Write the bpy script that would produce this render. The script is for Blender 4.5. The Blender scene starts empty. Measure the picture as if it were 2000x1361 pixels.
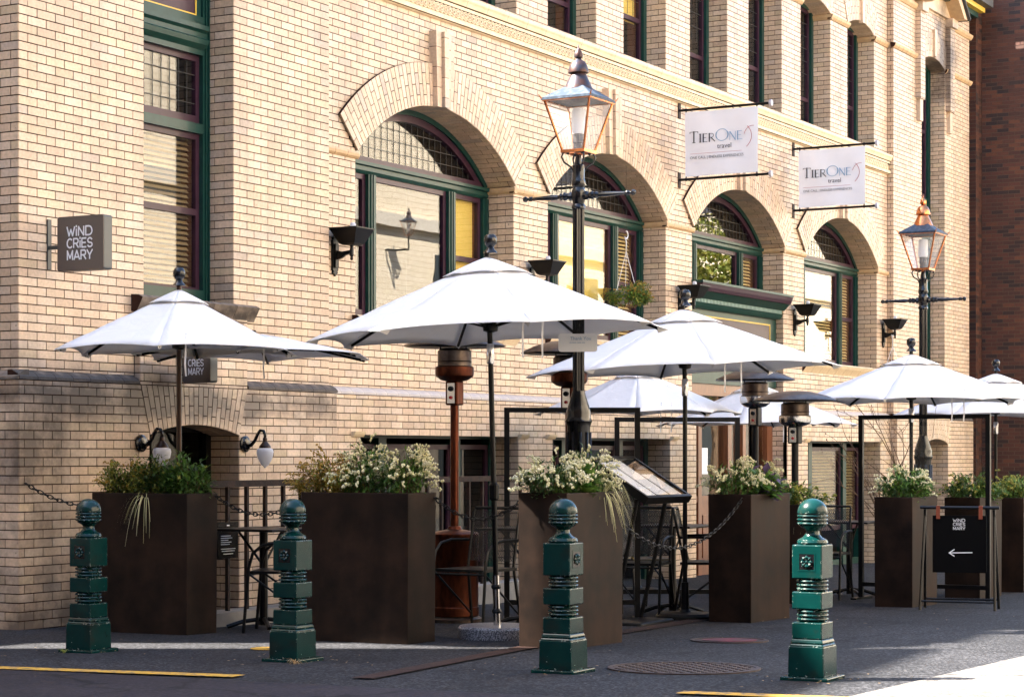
import bpy, math, random
from mathutils import Vector, Matrix
R = math.radians
random.seed(7)
SC = bpy.context.scene
COL = SC.collection

# ------------------------------------------------------------------ camera
PSI = 29.3975                                   # angle between the view axis and the long facade (world X)
CX_, CY_, CZ_ = -11.851, -10.909, 1.25
cam_d = bpy.data.cameras.new('camera')
cam_d.sensor_width = 36; cam_d.lens = 73.8; cam_d.shift_y = 0.10225
cam_d.clip_end = 600
cam = bpy.data.objects.new('camera', cam_d); COL.objects.link(cam)
cam.location = (CX_, CY_, CZ_)
cam.rotation_euler = (R(90), 0, R(PSI - 90))
SC.camera = cam
NX, NY = math.cos(R(PSI)), math.sin(R(PSI))
GA, GB = 0.9625, 0.0225
def gz(x, y):                                   # the square falls gently away from the street
    return CZ_ - (GA + GB * ((x - CX_) * NX + (y - CY_) * NY))

# ------------------------------------------------------------------ sky, sun, exposure
SUN_EL, SDX, SDY = 49.0, 0.49, -0.8717          # light travels toward +X -Y: the sun stands behind the building
w = bpy.data.worlds.new('World'); SC.world = w; w.use_nodes = True
nt = w.node_tree; nt.nodes.clear()
sky = nt.nodes.new('ShaderNodeTexSky'); sky.sky_type = 'NISHITA'; sky.sun_disc = False
sky.sun_elevation = R(SUN_EL)
sky.sun_rotation = math.atan2(-SDX, -SDY)       # azimuth measured from +Y toward +X
sky.dust_density = 1.5; sky.air_density = 1.0; sky.ozone_density = 0.6
bg = nt.nodes.new('ShaderNodeBackground'); bg.inputs[1].default_value = 0.085
wo = nt.nodes.new('ShaderNodeOutputWorld')
nt.links.new(sky.outputs[0], bg.inputs[0]); nt.links.new(bg.outputs[0], wo.inputs[0])
sd = bpy.data.lights.new('sun', 'SUN'); sd.energy = 5.0; sd.angle = R(0.53); sd.color = (1.0, 0.93, 0.82)
sun = bpy.data.objects.new('sun', sd); COL.objects.link(sun)
ce = math.cos(R(SUN_EL))
sun.rotation_euler = Vector((SDX * ce, SDY * ce, -math.sin(R(SUN_EL)))).to_track_quat('-Z', 'Y').to_euler()
vs = SC.view_settings
vs.view_transform = 'Standard'; vs.look = 'None'; vs.gamma = 1; vs.use_curve_mapping = False
vs.exposure = 3.3
SC.cycles.use_denoising = True
SC.cycles.max_bounces = 10; SC.cycles.diffuse_bounces = 5; SC.cycles.transparent_max_bounces = 16
SC.cycles.sample_clamp_indirect = 6

# ------------------------------------------------------------------ mesh helpers
class MB:
    def __init__(s): s.v = []; s.f = []; s.r = []; s.cur = 0.0
    def add(s, vs_, fs_):
        o = len(s.v); s.v.extend(vs_)
        for f in fs_: s.f.append(tuple(i + o for i in f)); s.r.append(s.cur)
        return s
    def box(s, x0, x1, y0, y1, z0, z1):
        return s.add([(x0,y0,z0),(x1,y0,z0),(x1,y1,z0),(x0,y1,z0),(x0,y0,z1),(x1,y0,z1),(x1,y1,z1),(x0,y1,z1)],
              [(0,3,2,1),(4,5,6,7),(0,1,5,4),(1,2,6,5),(2,3,7,6),(3,0,4,7)])
    def tbox(s, cx, cy, w0, w1, z0, z1, d0=None, d1=None):    # tapered box
        d0 = w0 if d0 is None else d0; d1 = w1 if d1 is None else d1
        a, b, c, d = w0/2, d0/2, w1/2, d1/2
        return s.add([(cx-a,cy-b,z0),(cx+a,cy-b,z0),(cx+a,cy+b,z0),(cx-a,cy+b,z0),(cx-c,cy-d,z1),(cx+c,cy-d,z1),(cx+c,cy+d,z1),(cx-c,cy+d,z1)],
              [(0,3,2,1),(4,5,6,7),(0,1,5,4),(1,2,6,5),(2,3,7,6),(3,0,4,7)])
    def lathe(s, prof, n=16, c=(0,0,0), axis='z', cap=True):
        vs_ = []; fs_ = []
        for (r, z) in prof:
            for k in range(n):
                a = 2*math.pi*k/n; p = (r*math.cos(a), r*math.sin(a), z)
                if axis == 'x': p = (p[2], p[0], p[1])
                if axis == 'y': p = (p[0], p[2], p[1])
                vs_.append((p[0]+c[0], p[1]+c[1], p[2]+c[2]))
        m = len(prof)
        for i in range(m-1):
            for k in range(n):
                k2 = (k+1) % n
                q = (i*n+k, i*n+k2, (i+1)*n+k2, (i+1)*n+k)
                fs_.append(q if axis != 'y' else q[::-1])
        if cap:
            fs_.append(tuple(range(n))[::-1]); fs_.append(tuple((m-1)*n+k for k in range(n)))
        return s.add(vs_, fs_)
    def tube(s, pts, r, n=8, r1=None, closed=False):
        P = [Vector(p) for p in pts]; m = len(P); vs_ = []; fs_ = []
        up = None
        for i in range(m):
            if closed: t = (P[(i+1) % m] - P[i-1])
            else: t = P[min(i+1, m-1)] - P[max(i-1, 0)]
            t.normalize()
            if up is None:
                up = Vector((0,0,1)) if abs(t.z) < .9 else Vector((1,0,0))
            a = t.cross(up)
            if a.length < 1e-6: a = t.cross(Vector((0,1,0)))
            a.normalize(); b = a.cross(t).normalized(); up = b
            rr = r if r1 is None else r + (r1-r)*i/max(1, m-1)
            for k in range(n):
                an = 2*math.pi*k/n
                q = P[i] + a*(rr*math.cos(an)) + b*(rr*math.sin(an)); vs_.append(tuple(q))
        for i in range(m if closed else m-1):
            j = (i+1) % m
            for k in range(n):
                k2 = (k+1) % n; fs_.append((i*n+k, i*n+k2, j*n+k2, j*n+k))
        if not closed:
            fs_.append(tuple(range(n))[::-1]); fs_.append(tuple((m-1)*n+k for k in range(n)))
        return s.add(vs_, fs_)
    def prism(s, poly, ax, a0, a1):          # polygon in the two other axes, extruded along axis ax
        def P(u, v, a): return {'x': (a,u,v), 'y': (u,a,v), 'z': (u,v,a)}[ax]
        n = len(poly)
        vs_ = [P(u,v,a0) for u,v in poly] + [P(u,v,a1) for u,v in poly]
        fs_ = [tuple(range(n))[::-1], tuple(range(n, 2*n))]
        for k in range(n): fs_.append((k, (k+1)%n, n+(k+1)%n, n+k))
        return s.add(vs_, fs_)
    def slab(s, p4, N, d):                   # a brick: front polygon p4 (on the face), going d back along -N
        n = len(p4); N = Vector(N)
        b = [tuple(Vector(p) - N*d) for p in p4]
        fs_ = [tuple(range(n))]
        for k in range(n): fs_.append((k, n+k, n+(k+1)%n, (k+1)%n))
        return s.add([tuple(p) for p in p4] + b, fs_)
    def build(s, name, m, parent=None, smooth=False, loc=None, recalc=True):
        me = bpy.data.meshes.new(name); me.from_pydata(s.v, [], s.f)
        if any(s.r):
            at = me.attributes.new('tone', 'FLOAT', 'FACE'); at.data.foreach_set('value', s.r)
        me.materials.append(m)
        if recalc:
            import bmesh
            bm = bmesh.new(); bm.from_mesh(me); bmesh.ops.recalc_face_normals(bm, faces=bm.faces); bm.to_mesh(me); bm.free()
        if smooth is True: me.polygons.foreach_set('use_smooth', [True]*len(me.polygons))
        me.update()
        if smooth == 'auto':
            me.polygons.foreach_set('use_smooth', [True]*len(me.polygons)); me.set_sharp_from_angle(angle=R(35))
        o = bpy.data.objects.new(name, me); COL.objects.link(o)
        if parent: o.parent = parent
        if loc: o.location = loc
        return o
def tag(o, label, cat, group=None, kind=None):
    if label: o['label'] = label
    if cat: o['category'] = cat
    if group: o['group'] = group
    if kind: o['kind'] = kind
    return o
def empty(name, loc, label=None, cat=None, group=None, rz=0):
    o = bpy.data.objects.new(name, None); COL.objects.link(o); o.location = loc; o.rotation_euler = (0,0,rz)
    o.empty_display_size = .1
    return tag(o, label, cat, group)
def copy_tree(o, parent=None):
    c = o.copy(); COL.objects.link(c); c.parent = parent
    for ch in list(o.children): copy_tree(ch, c)
    return c
def inst(o, loc, name=None):
    c = bpy.data.objects.new(name or o.name.split('.')[0], o.data); COL.objects.link(c); c.parent = o.parent; c.location = loc
    return c

# ------------------------------------------------------------------ materials
def nodes(name):
    m = bpy.data.materials.new(name); m.use_nodes = True
    t = m.node_tree; return m, t, t.nodes['Principled BSDF']
def L(t, a, b): t.links.new(a, b)
def mk(name, c1, c2=None, scale=8, rough=.6, metal=0, bump=0, bscale=None, rvar=0, spec=.5, detail=4, coat=0, stretch=None, lo=.35, hi=.65):
    m, t, b = nodes(name)
    b.inputs['Roughness'].default_value = rough; b.inputs['Metallic'].default_value = metal
    b.inputs['Specular IOR Level'].default_value = spec
    if coat: b.inputs['Coat Weight'].default_value = coat; b.inputs['Coat Roughness'].default_value = .08
    b.inputs['Base Color'].default_value = (*c1, 1)
    tc = t.nodes.new('ShaderNodeTexCoord'); src = tc.outputs['Object']
    if stretch:
        mp = t.nodes.new('ShaderNodeMapping'); mp.inputs['Scale'].default_value = stretch; L(t, src, mp.inputs[0]); src = mp.outputs[0]
    if c2:
        n = t.nodes.new('ShaderNodeTexNoise'); n.inputs['Scale'].default_value = scale; n.inputs['Detail'].default_value = detail
        L(t, src, n.inputs['Vector'])
        cr = t.nodes.new('ShaderNodeValToRGB'); cr.color_ramp.elements[0].position = lo; cr.color_ramp.elements[1].position = hi
        cr.color_ramp.elements[0].color = (*c1, 1); cr.color_ramp.elements[1].color = (*c2, 1)
        L(t, n.outputs[0], cr.inputs[0]); L(t, cr.outputs[0], b.inputs['Base Color'])
        if rvar:
            mr = t.nodes.new('ShaderNodeMapRange'); mr.inputs[3].default_value = rough - rvar; mr.inputs[4].default_value = rough + rvar
            L(t, n.outputs[0], mr.inputs[0]); L(t, mr.outputs[0], b.inputs['Roughness'])
    if bump:
        n2 = t.nodes.new('ShaderNodeTexNoise'); n2.inputs['Scale'].default_value = bscale or scale*6; n2.inputs['Detail'].default_value = 3
        L(t, src, n2.inputs['Vector'])
        bp = t.nodes.new('ShaderNodeBump'); bp.inputs['Strength'].default_value = bump; bp.inputs['Distance'].default_value = .01
        L(t, n2.outputs[0], bp.inputs['Height']); L(t, bp.outputs[0], b.inputs['Normal'])
    return m
def mix(t, fac, a, b, mode='MIX'):
    n = t.nodes.new('ShaderNodeMix'); n.data_type = 'RGBA'; n.blend_type = mode
    for s_, v in ((n.inputs[0], fac), (n.inputs[6], a), (n.inputs[7], b)):
        if hasattr(v, 'links') or hasattr(v, 'is_linked'): L(t, v, s_)
        else: s_.default_value = v if not isinstance(v, tuple) else (*v, 1)
    return n.outputs[2]
def math_(t, op, a, b=None, clamp=False):
    n = t.nodes.new('ShaderNodeMath'); n.operation = op; n.use_clamp = clamp
    for s_, v in ((n.inputs[0], a), (n.inputs[1], b)):
        if v is None: continue
        if hasattr(v, 'is_linked'): L(t, v, s_)
        else: s_.default_value = v
    return n.outputs[0]
def brick_mat(name, cols, rough=.42, stain_shade=True):
    m, t, b = nodes(name)
    at = t.nodes.new('ShaderNodeAttribute'); at.attribute_name = 'tone'
    oi = t.nodes.new('ShaderNodeObjectInfo')
    v = math_(t, 'FRACT', math_(t, 'ADD', at.outputs['Fac'], oi.outputs['Random']))
    cr = t.nodes.new('ShaderNodeValToRGB'); cr.color_ramp.interpolation = 'CONSTANT'
    el = cr.color_ramp.elements
    while len(el) < len(cols): el.new(.5)
    acc = 0
    for e, (wgt, c) in zip(el, cols):
        e.position = acc; e.color = (*c, 1); acc += wgt
    L(t, v, cr.inputs[0]); col = cr.outputs[0]
    g = t.nodes.new('ShaderNodeNewGeometry')
    v2 = math_(t, 'FRACT', math_(t, 'MULTIPLY', v, 37.7))
    hs = t.nodes.new('ShaderNodeHueSaturation')
    mr = t.nodes.new('ShaderNodeMapRange'); mr.inputs[3].default_value = .84; mr.inputs[4].default_value = 1.08
    L(t, v2, mr.inputs[0]); L(t, mr.outputs[0], hs.inputs['Value']); L(t, col, hs.inputs['Color']); col = hs.outputs[0]
    n = t.nodes.new('ShaderNodeTexNoise'); n.inputs['Scale'].default_value = 38; n.inputs['Detail'].default_value = 5; L(t, g.outputs['Position'], n.inputs['Vector'])
    m2 = t.nodes.new('ShaderNodeMapRange'); m2.inputs[1].default_value = .35; m2.inputs[2].default_value = .75; m2.inputs[3].default_value = 1.06; m2.inputs[4].default_value = .82
    L(t, n.outputs[0], m2.inputs[0])
    col = mix(t, 1.0, col, m2.outputs[0], 'MULTIPLY')
    if stain_shade:
        big = t.nodes.new('ShaderNodeTexNoise'); big.inputs['Scale'].default_value = 1.7; big.inputs['Detail'].default_value = 6; big.inputs['Roughness'].default_value = .65
        L(t, g.outputs['Position'], big.inputs['Vector'])
        sx = t.nodes.new('ShaderNodeSeparateXYZ'); L(t, g.outputs['Position'], sx.inputs[0])
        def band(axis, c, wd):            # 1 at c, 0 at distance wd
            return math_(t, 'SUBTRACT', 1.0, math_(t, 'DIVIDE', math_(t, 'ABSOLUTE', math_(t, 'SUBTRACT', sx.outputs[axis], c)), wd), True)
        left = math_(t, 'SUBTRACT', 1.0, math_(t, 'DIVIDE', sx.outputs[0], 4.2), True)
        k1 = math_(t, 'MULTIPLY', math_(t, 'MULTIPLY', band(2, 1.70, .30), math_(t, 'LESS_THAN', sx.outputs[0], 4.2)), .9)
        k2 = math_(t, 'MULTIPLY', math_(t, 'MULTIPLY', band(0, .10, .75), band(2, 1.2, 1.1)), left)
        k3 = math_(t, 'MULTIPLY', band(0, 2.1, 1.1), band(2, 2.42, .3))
        k4 = math_(t, 'MULTIPLY', math_(t, 'MULTIPLY', band(2, 0.0, .75), left), .8)  # low left band: base grime, with the wall's shade painted in
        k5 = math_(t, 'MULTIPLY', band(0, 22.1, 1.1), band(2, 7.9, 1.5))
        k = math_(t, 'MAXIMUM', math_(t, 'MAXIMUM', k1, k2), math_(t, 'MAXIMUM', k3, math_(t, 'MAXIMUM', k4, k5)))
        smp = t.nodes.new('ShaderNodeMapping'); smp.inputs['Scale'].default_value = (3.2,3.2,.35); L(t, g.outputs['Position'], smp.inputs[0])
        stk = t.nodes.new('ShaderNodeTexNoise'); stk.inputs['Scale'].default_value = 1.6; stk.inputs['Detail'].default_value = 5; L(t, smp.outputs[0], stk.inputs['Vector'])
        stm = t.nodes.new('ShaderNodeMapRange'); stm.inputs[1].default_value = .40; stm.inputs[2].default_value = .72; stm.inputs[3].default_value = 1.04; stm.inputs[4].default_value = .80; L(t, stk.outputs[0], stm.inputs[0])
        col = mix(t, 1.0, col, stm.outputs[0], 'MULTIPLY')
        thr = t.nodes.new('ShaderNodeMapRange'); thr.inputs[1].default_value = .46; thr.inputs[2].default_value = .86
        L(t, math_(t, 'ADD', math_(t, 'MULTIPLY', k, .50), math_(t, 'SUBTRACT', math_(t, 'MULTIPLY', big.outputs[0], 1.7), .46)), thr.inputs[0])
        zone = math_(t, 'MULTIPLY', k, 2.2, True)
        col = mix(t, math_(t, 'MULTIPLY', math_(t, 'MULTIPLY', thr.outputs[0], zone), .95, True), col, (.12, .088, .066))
        sp = t.nodes.new('ShaderNodeTexNoise'); sp.inputs['Scale'].default_value = 23; sp.inputs['Detail'].default_value = 2; L(t, g.outputs['Position'], sp.inputs['Vector'])
        spm = t.nodes.new('ShaderNodeMapRange'); spm.inputs[1].default_value = .735; spm.inputs[2].default_value = .76
        L(t, sp.outputs[0], spm.inputs[0]); col = mix(t, math_(t, 'MULTIPLY', spm.outputs[0], .7), col, (.2, .15, .11))
    L(t, col, b.inputs['Base Color'])
    b.inputs['Roughness'].default_value = rough
    bp = t.nodes.new('ShaderNodeBump'); bp.inputs['Strength'].default_value = .12; bp.inputs['Distance'].default_value = .006
    L(t, n.outputs[0], bp.inputs['Height']); L(t, bp.outputs[0], b.inputs['Normal'])
    return m
M = {}
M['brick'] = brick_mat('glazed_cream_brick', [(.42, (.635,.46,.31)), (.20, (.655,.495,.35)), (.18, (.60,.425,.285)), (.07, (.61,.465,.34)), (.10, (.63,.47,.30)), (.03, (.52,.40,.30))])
M['redbrick'] = brick_mat('dark_red_brick', [(.4, (.075,.022,.010)), (.3, (.055,.017,.008)), (.2, (.022,.009,.006)), (.1, (.105,.032,.012))], .6, False)
M['mortar'] = mk('brown_mortar', (.030,.013,.009), (.055,.026,.016), 9, .9, spec=.1)
M['palemortar'] = mk('pale_mortar', (.09,.06,.045), None, 9, .9)
M['terra'] = mk('cream_terracotta', (.74,.60,.40), (.68,.52,.32), 14, .45, bump=.15)
M['tanmould'] = mk('tan_moulded_brick', (.56,.38,.20), (.47,.31,.17), 12, .5, bump=.2)
M['soot'] = mk('sooty_moulding', (.07,.056,.045), (.27,.21,.16), 6, .7, bump=.3, lo=.42, hi=.72)
M['greymould'] = mk('grey_moulding', (.42,.38,.37), (.55,.49,.44), 7, .6, bump=.2)
M['green'] = mk('green_paint', (.005,.034,.026), (.0075,.043,.033), 12, .38, coat=.1, spec=.3)
M['purple'] = mk('plum_paint', (.032,.010,.021), (.04,.0135,.026), 12, .4, coat=.1, spec=.3)
M['yellowline'] = mk('yellow_paint_line', (.62,.40,.04), None, 8, .45)
M['wood'] = mk('varnished_wood', (.20,.065,.020), (.13,.04,.014), 10, .35, stretch=(6,6,.7), coat=.3)
M['dentil'] = mk('pale_green_paint', (.20,.30,.25), None, 8, .5)
M['lead'] = mk('lead_came', (.03,.028,.026), None, 8, .5)
M['interior'] = mk('dark_interior', (.05,.038,.028), (.03,.024,.02), 2, .8)
M['blind'] = mk('yellow_blind', (.85,.60,.13), (.80,.54,.10), 5, .7, stretch=(1,1,9))
M['slat'] = mk('amber_slat', (.74,.52,.20), None, 5, .5)
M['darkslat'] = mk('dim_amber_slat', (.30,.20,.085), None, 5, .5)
M['banner'] = mk('banner_cloth', (.84,.85,.88), (.80,.81,.84), 4, .7)
M['black'] = mk('black_powder_coat', (.003,.003,.0033), (.005,.0047,.0045), 20, .38, rvar=.08, spec=.25)
M['matte'] = mk('matte_black_board', (.002,.002,.0022), None, 5, .8, spec=.08)
M['iron'] = mk('black_gloss_iron', (.004,.004,.005), (.007,.007,.008), 25, .22, coat=.3, spec=.3)
M['rust'] = mk('rusty_iron', (.01,.0075,.0065), (.04,.02,.0135), 14, .65, bump=.3, spec=.25)
M['bronze'] = mk('bronze_pole', (.035,.020,.014), (.05,.028,.018), 10, .3, metal=.6)
M['copper'] = mk('bright_copper', (.62,.24,.10), (.45,.16,.07), 14, .28, metal=1, rvar=.1)
M['heatcopper'] = mk('hammered_copper', (.13,.034,.014), (.065,.017,.008), 9, .34, metal=.85, rvar=.1, stretch=(3,3,1))
M['verd'] = mk('weathered_copper_roof', (.016,.032,.055), (.085,.10,.13), 26, .55, metal=.3, bump=.2, lo=.45, hi=.78)
M['oxcopper'] = mk('oxidised_copper', (.065,.03,.024), (.028,.035,.055), 22, .45, metal=.6, bump=.1)
M['steel'] = mk('polished_steel', (.62,.62,.62), None, 8, .16, metal=1)
M['burnt'] = mk('heat_stained_steel', (.05,.035,.03), (.12,.09,.07), 12, .35, metal=.8)
M['planter'] = None
M['soil'] = mk('potting_soil', (.03,.02,.014), (.055,.038,.026), 30, .95, bump=.8)
M['granite'] = mk('speckled_granite', (.10,.095,.10), (.55,.53,.53), 130, .3, detail=2, lo=.44, hi=.62)
M['signgrey'] = mk('grey_brown_sign', (.10,.077,.062), (.115,.088,.07), 5, .45)
M['signedge'] = mk('sign_edge', (.06,.065,.06), None, 5, .4)
M['white'] = mk('white_paint', (.82,.82,.82), None, 5, .5)
M['paper'] = mk('white_paper', (.88,.89,.92), None, 5, .7)
M['leather'] = mk('brown_leather', (.20,.045,.018), None, 5, .5)
M['inkdark'] = mk('dark_ink', (.025,.025,.035), None, 5, .6)
M['inkblue'] = mk('blue_ink', (.22,.36,.52), None, 5, .6)
M['inkred'] = mk('red_ink', (.35,.03,.06), None, 5, .6)
M['redplastic'] = mk('red_knob', (.35,.015,.015), None, 5, .3)
M['bark'] = mk('brown_bark', (.20,.12,.065), (.10,.06,.035), 30, .8, bump=.4)
M['plastic'] = mk('white_plastic', (.72,.70,.70), None, 5, .4)
M['potgrey'] = mk('grey_pot', (.42,.40,.44), None, 5, .5)
M['straw'] = mk('dry_straw', (.42,.27,.12), (.3,.19,.08), 20, .8)
M['reflbuild'] = mk('sunlit_cream_stone', (.80,.66,.47), (.76,.61,.42), 3, .8)
def masonry():
    m, t, b = nodes('sunlit_cream_masonry'); tc = t.nodes.new('ShaderNodeTexCoord'); mp = t.nodes.new('ShaderNodeMapping'); mp.inputs['Rotation'].default_value = (R(90),0,0)
    br = t.nodes.new('ShaderNodeTexBrick'); br.inputs['Scale'].default_value = 1.0; br.inputs['Brick Width'].default_value = .42; br.inputs['Row Height'].default_value = .15; br.inputs['Mortar Size'].default_value = .008
    br.inputs['Color1'].default_value = (.80,.69,.54,1); br.inputs['Color2'].default_value = (.76,.65,.49,1); br.inputs['Mortar'].default_value = (.45,.34,.24,1)
    L(t, tc.outputs['Object'], mp.inputs[0]); L(t, mp.outputs[0], br.inputs['Vector']); L(t, br.outputs[0], b.inputs['Base Color']); b.inputs['Roughness'].default_value = .8; return m
M['masonry'] = masonry()
M['warehouse'] = mk('dark_warehouse_brick', (.09,.05,.035), (.12,.065,.045), 2, .8)
M['plinthstone'] = mk('dark_plinth_stone', (.16,.13,.10), (.22,.18,.14), 3, .8)
M['stone'] = mk('pale_stone', (.60,.54,.46), None, 3, .8)
M['darkwin'] = mk('dark_window_glass', (.03,.035,.04), None, 3, .1)
M['roofing'] = mk('dark_roofing', (.05,.048,.045), (.08,.075,.07), 2, .8)
M['concrete'] = mk('grey_concrete', (.22,.20,.18), (.30,.28,.25), 4, .85, bump=.3)
def leafm(name, c1, c2, tr=.3):
    m, t, b = nodes(name)
    oi = t.nodes.new('ShaderNodeAttribute'); oi.attribute_name = 'tone'
    col = mix(t, oi.outputs['Fac'], c1, c2)
    L(t, col, b.inputs['Base Color']); b.inputs['Roughness'].default_value = .45
    tl = t.nodes.new('ShaderNodeBsdfTranslucent'); L(t, col, tl.inputs[0])
    mx = t.nodes.new('ShaderNodeMixShader'); mx.inputs[0].default_value = tr
    L(t, b.outputs[0], mx.inputs[1]); L(t, tl.outputs[0], mx.inputs[2])
    L(t, mx.outputs[0], t.nodes['Material Output'].inputs[0]); return m
M['leaf'] = leafm('dark_green_leaf', (.03,.065,.014), (.085,.16,.03))
M['leaflight'] = leafm('fresh_green_leaf', (.07,.18,.03), (.17,.30,.05))
M['leafgold'] = leafm('golden_leaf', (.26,.20,.025), (.48,.27,.04))
M['leafyel'] = leafm('yellow_green_leaf', (.15,.18,.025), (.40,.38,.07))
M['flower'] = leafm('cream_flower', (.66,.62,.30), (.84,.80,.60), .25)
M['leafpurp'] = leafm('purple_leaf', (.05,.03,.07), (.12,.07,.14))
M['blade'] = leafm('striped_grass_blade', (.36,.36,.12), (.70,.62,.34))
M['treeleaf'] = leafm('spring_tree_leaf', (.30,.26,.04), (.16,.22,.04), .4)
def cloth():
    m, t, b = nodes('white_canvas')
    b.inputs['Base Color'].default_value = (.88,.88,.89,1); b.inputs['Roughness'].default_value = .85; b.inputs['Specular IOR Level'].default_value = .15
    tc = t.nodes.new('ShaderNodeTexCoord')
    n = t.nodes.new('ShaderNodeTexNoise'); n.inputs['Scale'].default_value = 5; n.inputs['Detail'].default_value = 4; n.inputs['Distortion'].default_value = .8; L(t, tc.outputs['Object'], n.inputs['Vector'])
    cr = t.nodes.new('ShaderNodeValToRGB'); cr.color_ramp.elements[0].color = (.90,.875,.845,1); cr.color_ramp.elements[1].color = (.94,.925,.905,1)
    L(t, n.outputs[0], cr.inputs[0]); L(t, cr.outputs[0], b.inputs['Base Color'])
    bp = t.nodes.new('ShaderNodeBump'); bp.inputs['Strength'].default_value = .45; bp.inputs['Distance'].default_value = .03; L(t, n.outputs[0], bp.inputs['Height']); L(t, bp.outputs[0], b.inputs['Normal'])
    tl = t.nodes.new('ShaderNodeBsdfTranslucent'); tl.inputs[0].default_value = (.72,.71,.72,1)
    mx = t.nodes.new('ShaderNodeMixShader'); mx.inputs[0].default_value = .26
    L(t, b.outputs[0], mx.inputs[1]); L(t, tl.outputs[0], mx.inputs[2]); L(t, mx.outputs[0], t.nodes['Material Output'].inputs[0]); return m
M['canvas'] = cloth()
def glassm(name, r0, tint=(1,1,1), rough=0.0):
    m, t, b = nodes(name); t.nodes.remove(b)
    g = t.nodes.new('ShaderNodeNewGeometry'); vm = t.nodes.new('ShaderNodeVectorMath'); vm.operation = 'DOT_PRODUCT'
    L(t, g.outputs['Normal'], vm.inputs[0]); L(t, g.outputs['Incoming'], vm.inputs[1])
    c = math_(t, 'SUBTRACT', 1.0, math_(t, 'ABSOLUTE', vm.outputs['Value']), True)
    fac = math_(t, 'ADD', r0, math_(t, 'MULTIPLY', math_(t, 'POWER', c, 5.0), 1-r0), True)
    tr = t.nodes.new('ShaderNodeBsdfTransparent'); tr.inputs[0].default_value = (*tint, 1)
    gl = t.nodes.new('ShaderNodeBsdfGlossy'); gl.inputs['Roughness'].default_value = rough
    if name == 'window_glass':                                       # old panes: slightly wavy
        n = t.nodes.new('ShaderNodeTexNoise'); n.inputs['Scale'].default_value = 2.2; n.inputs['Detail'].default_value = 1; L(t, g.outputs['Position'], n.inputs['Vector'])
        bp = t.nodes.new('ShaderNodeBump'); bp.inputs['Strength'].default_value = .02; bp.inputs['Distance'].default_value = .02; L(t, n.outputs[0], bp.inputs['Height']); L(t, bp.outputs[0], gl.inputs['Normal'])
    mx = t.nodes.new('ShaderNodeMixShader'); L(t, fac, mx.inputs[0]); L(t, tr.outputs[0], mx.inputs[1]); L(t, gl.outputs[0], mx.inputs[2])
    L(t, mx.outputs[0], t.nodes['Material Output'].inputs[0]); return m
M['glass'] = glassm('window_glass', .055, (.94,.95,.94))
M['darkglass'] = glassm('dark_basement_glass', .03, (.7,.72,.7))
M['menuglass'] = glassm('thin_menu_glass', .004)
M['clear'] = glassm('clear_glass', .02, (.97,.98,.98))
def hazy():
    m = glassm('hazy_lantern_glass', .03); t = m.node_tree; out = t.nodes['Material Output']; src = out.inputs[0].links[0].from_socket
    d = t.nodes.new('ShaderNodeBsdfTranslucent'); d.inputs[0].default_value = (.9,.89,.86,1); mx = t.nodes.new('ShaderNodeMixShader'); mx.inputs[0].default_value = .20
    L(t, src, mx.inputs[1]); L(t, d.outputs[0], mx.inputs[2]); L(t, mx.outputs[0], out.inputs[0]); return m
M['hazy'] = hazy()
M['frost'] = None
def frost():
    m, t, b = nodes('frosted_glass'); b.inputs['Base Color'].default_value = (.80,.82,.86,1); b.inputs['Roughness'].default_value = .35
    tl = t.nodes.new('ShaderNodeBsdfTranslucent'); tl.inputs[0].default_value = (.85,.86,.9,1)
    mx = t.nodes.new('ShaderNodeMixShader'); mx.inputs[0].default_value = .5
    L(t, b.outputs[0], mx.inputs[1]); L(t, tl.outputs[0], mx.inputs[2]); L(t, mx.outputs[0], t.nodes['Material Output'].inputs[0]); return m
M['frost'] = frost()
def planterm():
    m, t, b = nodes('patinated_planter_metal')
    tc = t.nodes.new('ShaderNodeTexCoord')
    n = t.nodes.new('ShaderNodeTexNoise'); n.inputs['Scale'].default_value = 3.2; n.inputs['Detail'].default_value = 7; n.inputs['Roughness'].default_value = .62; L(t, tc.outputs['Object'], n.inputs['Vector'])
    cr = t.nodes.new('ShaderNodeValToRGB'); e = cr.color_ramp.elements
    e[0].position = .3; e[0].color = (.005,.0036,.0029,1); e[1].position = .76; e[1].color = (.031,.0165,.0105,1)
    L(t, n.outputs[0], cr.inputs[0])
    mp = t.nodes.new('ShaderNodeMapping'); mp.inputs['Scale'].default_value = (6,6,.9); oi = t.nodes.new('ShaderNodeObjectInfo'); L(t, tc.outputs['Object'], mp.inputs[0]); L(t, oi.outputs['Location'], mp.inputs['Location'])
    dn = t.nodes.new('ShaderNodeTexNoise'); dn.inputs['Scale'].default_value = 1.0; dn.inputs['Detail'].default_value = 4; L(t, mp.outputs[0], dn.inputs['Vector'])
    dm = t.nodes.new('ShaderNodeMapRange'); dm.inputs[1].default_value = .38; dm.inputs[2].default_value = .68; dm.inputs[3].default_value = 1.12; dm.inputs[4].default_value = .78; L(t, dn.outputs[0], dm.inputs[0])
    L(t, mix(t, 1.0, cr.outputs[0], dm.outputs[0], 'MULTIPLY'), b.inputs['Base Color'])
    b.inputs['Specular IOR Level'].default_value = .10
    mr = t.nodes.new('ShaderNodeMapRange'); mr.inputs[3].default_value = .5; mr.inputs[4].default_value = .7; L(t, n.outputs[0], mr.inputs[0]); L(t, mr.outputs[0], b.inputs['Roughness'])
    bp = t.nodes.new('ShaderNodeBump'); bp.inputs['Strength'].default_value = .10; bp.inputs['Distance'].default_value = .02; L(t, n.outputs[0], bp.inputs['Height']); L(t, bp.outputs[0], b.inputs['Normal'])
    return m
M['planter'] = planterm()
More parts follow.
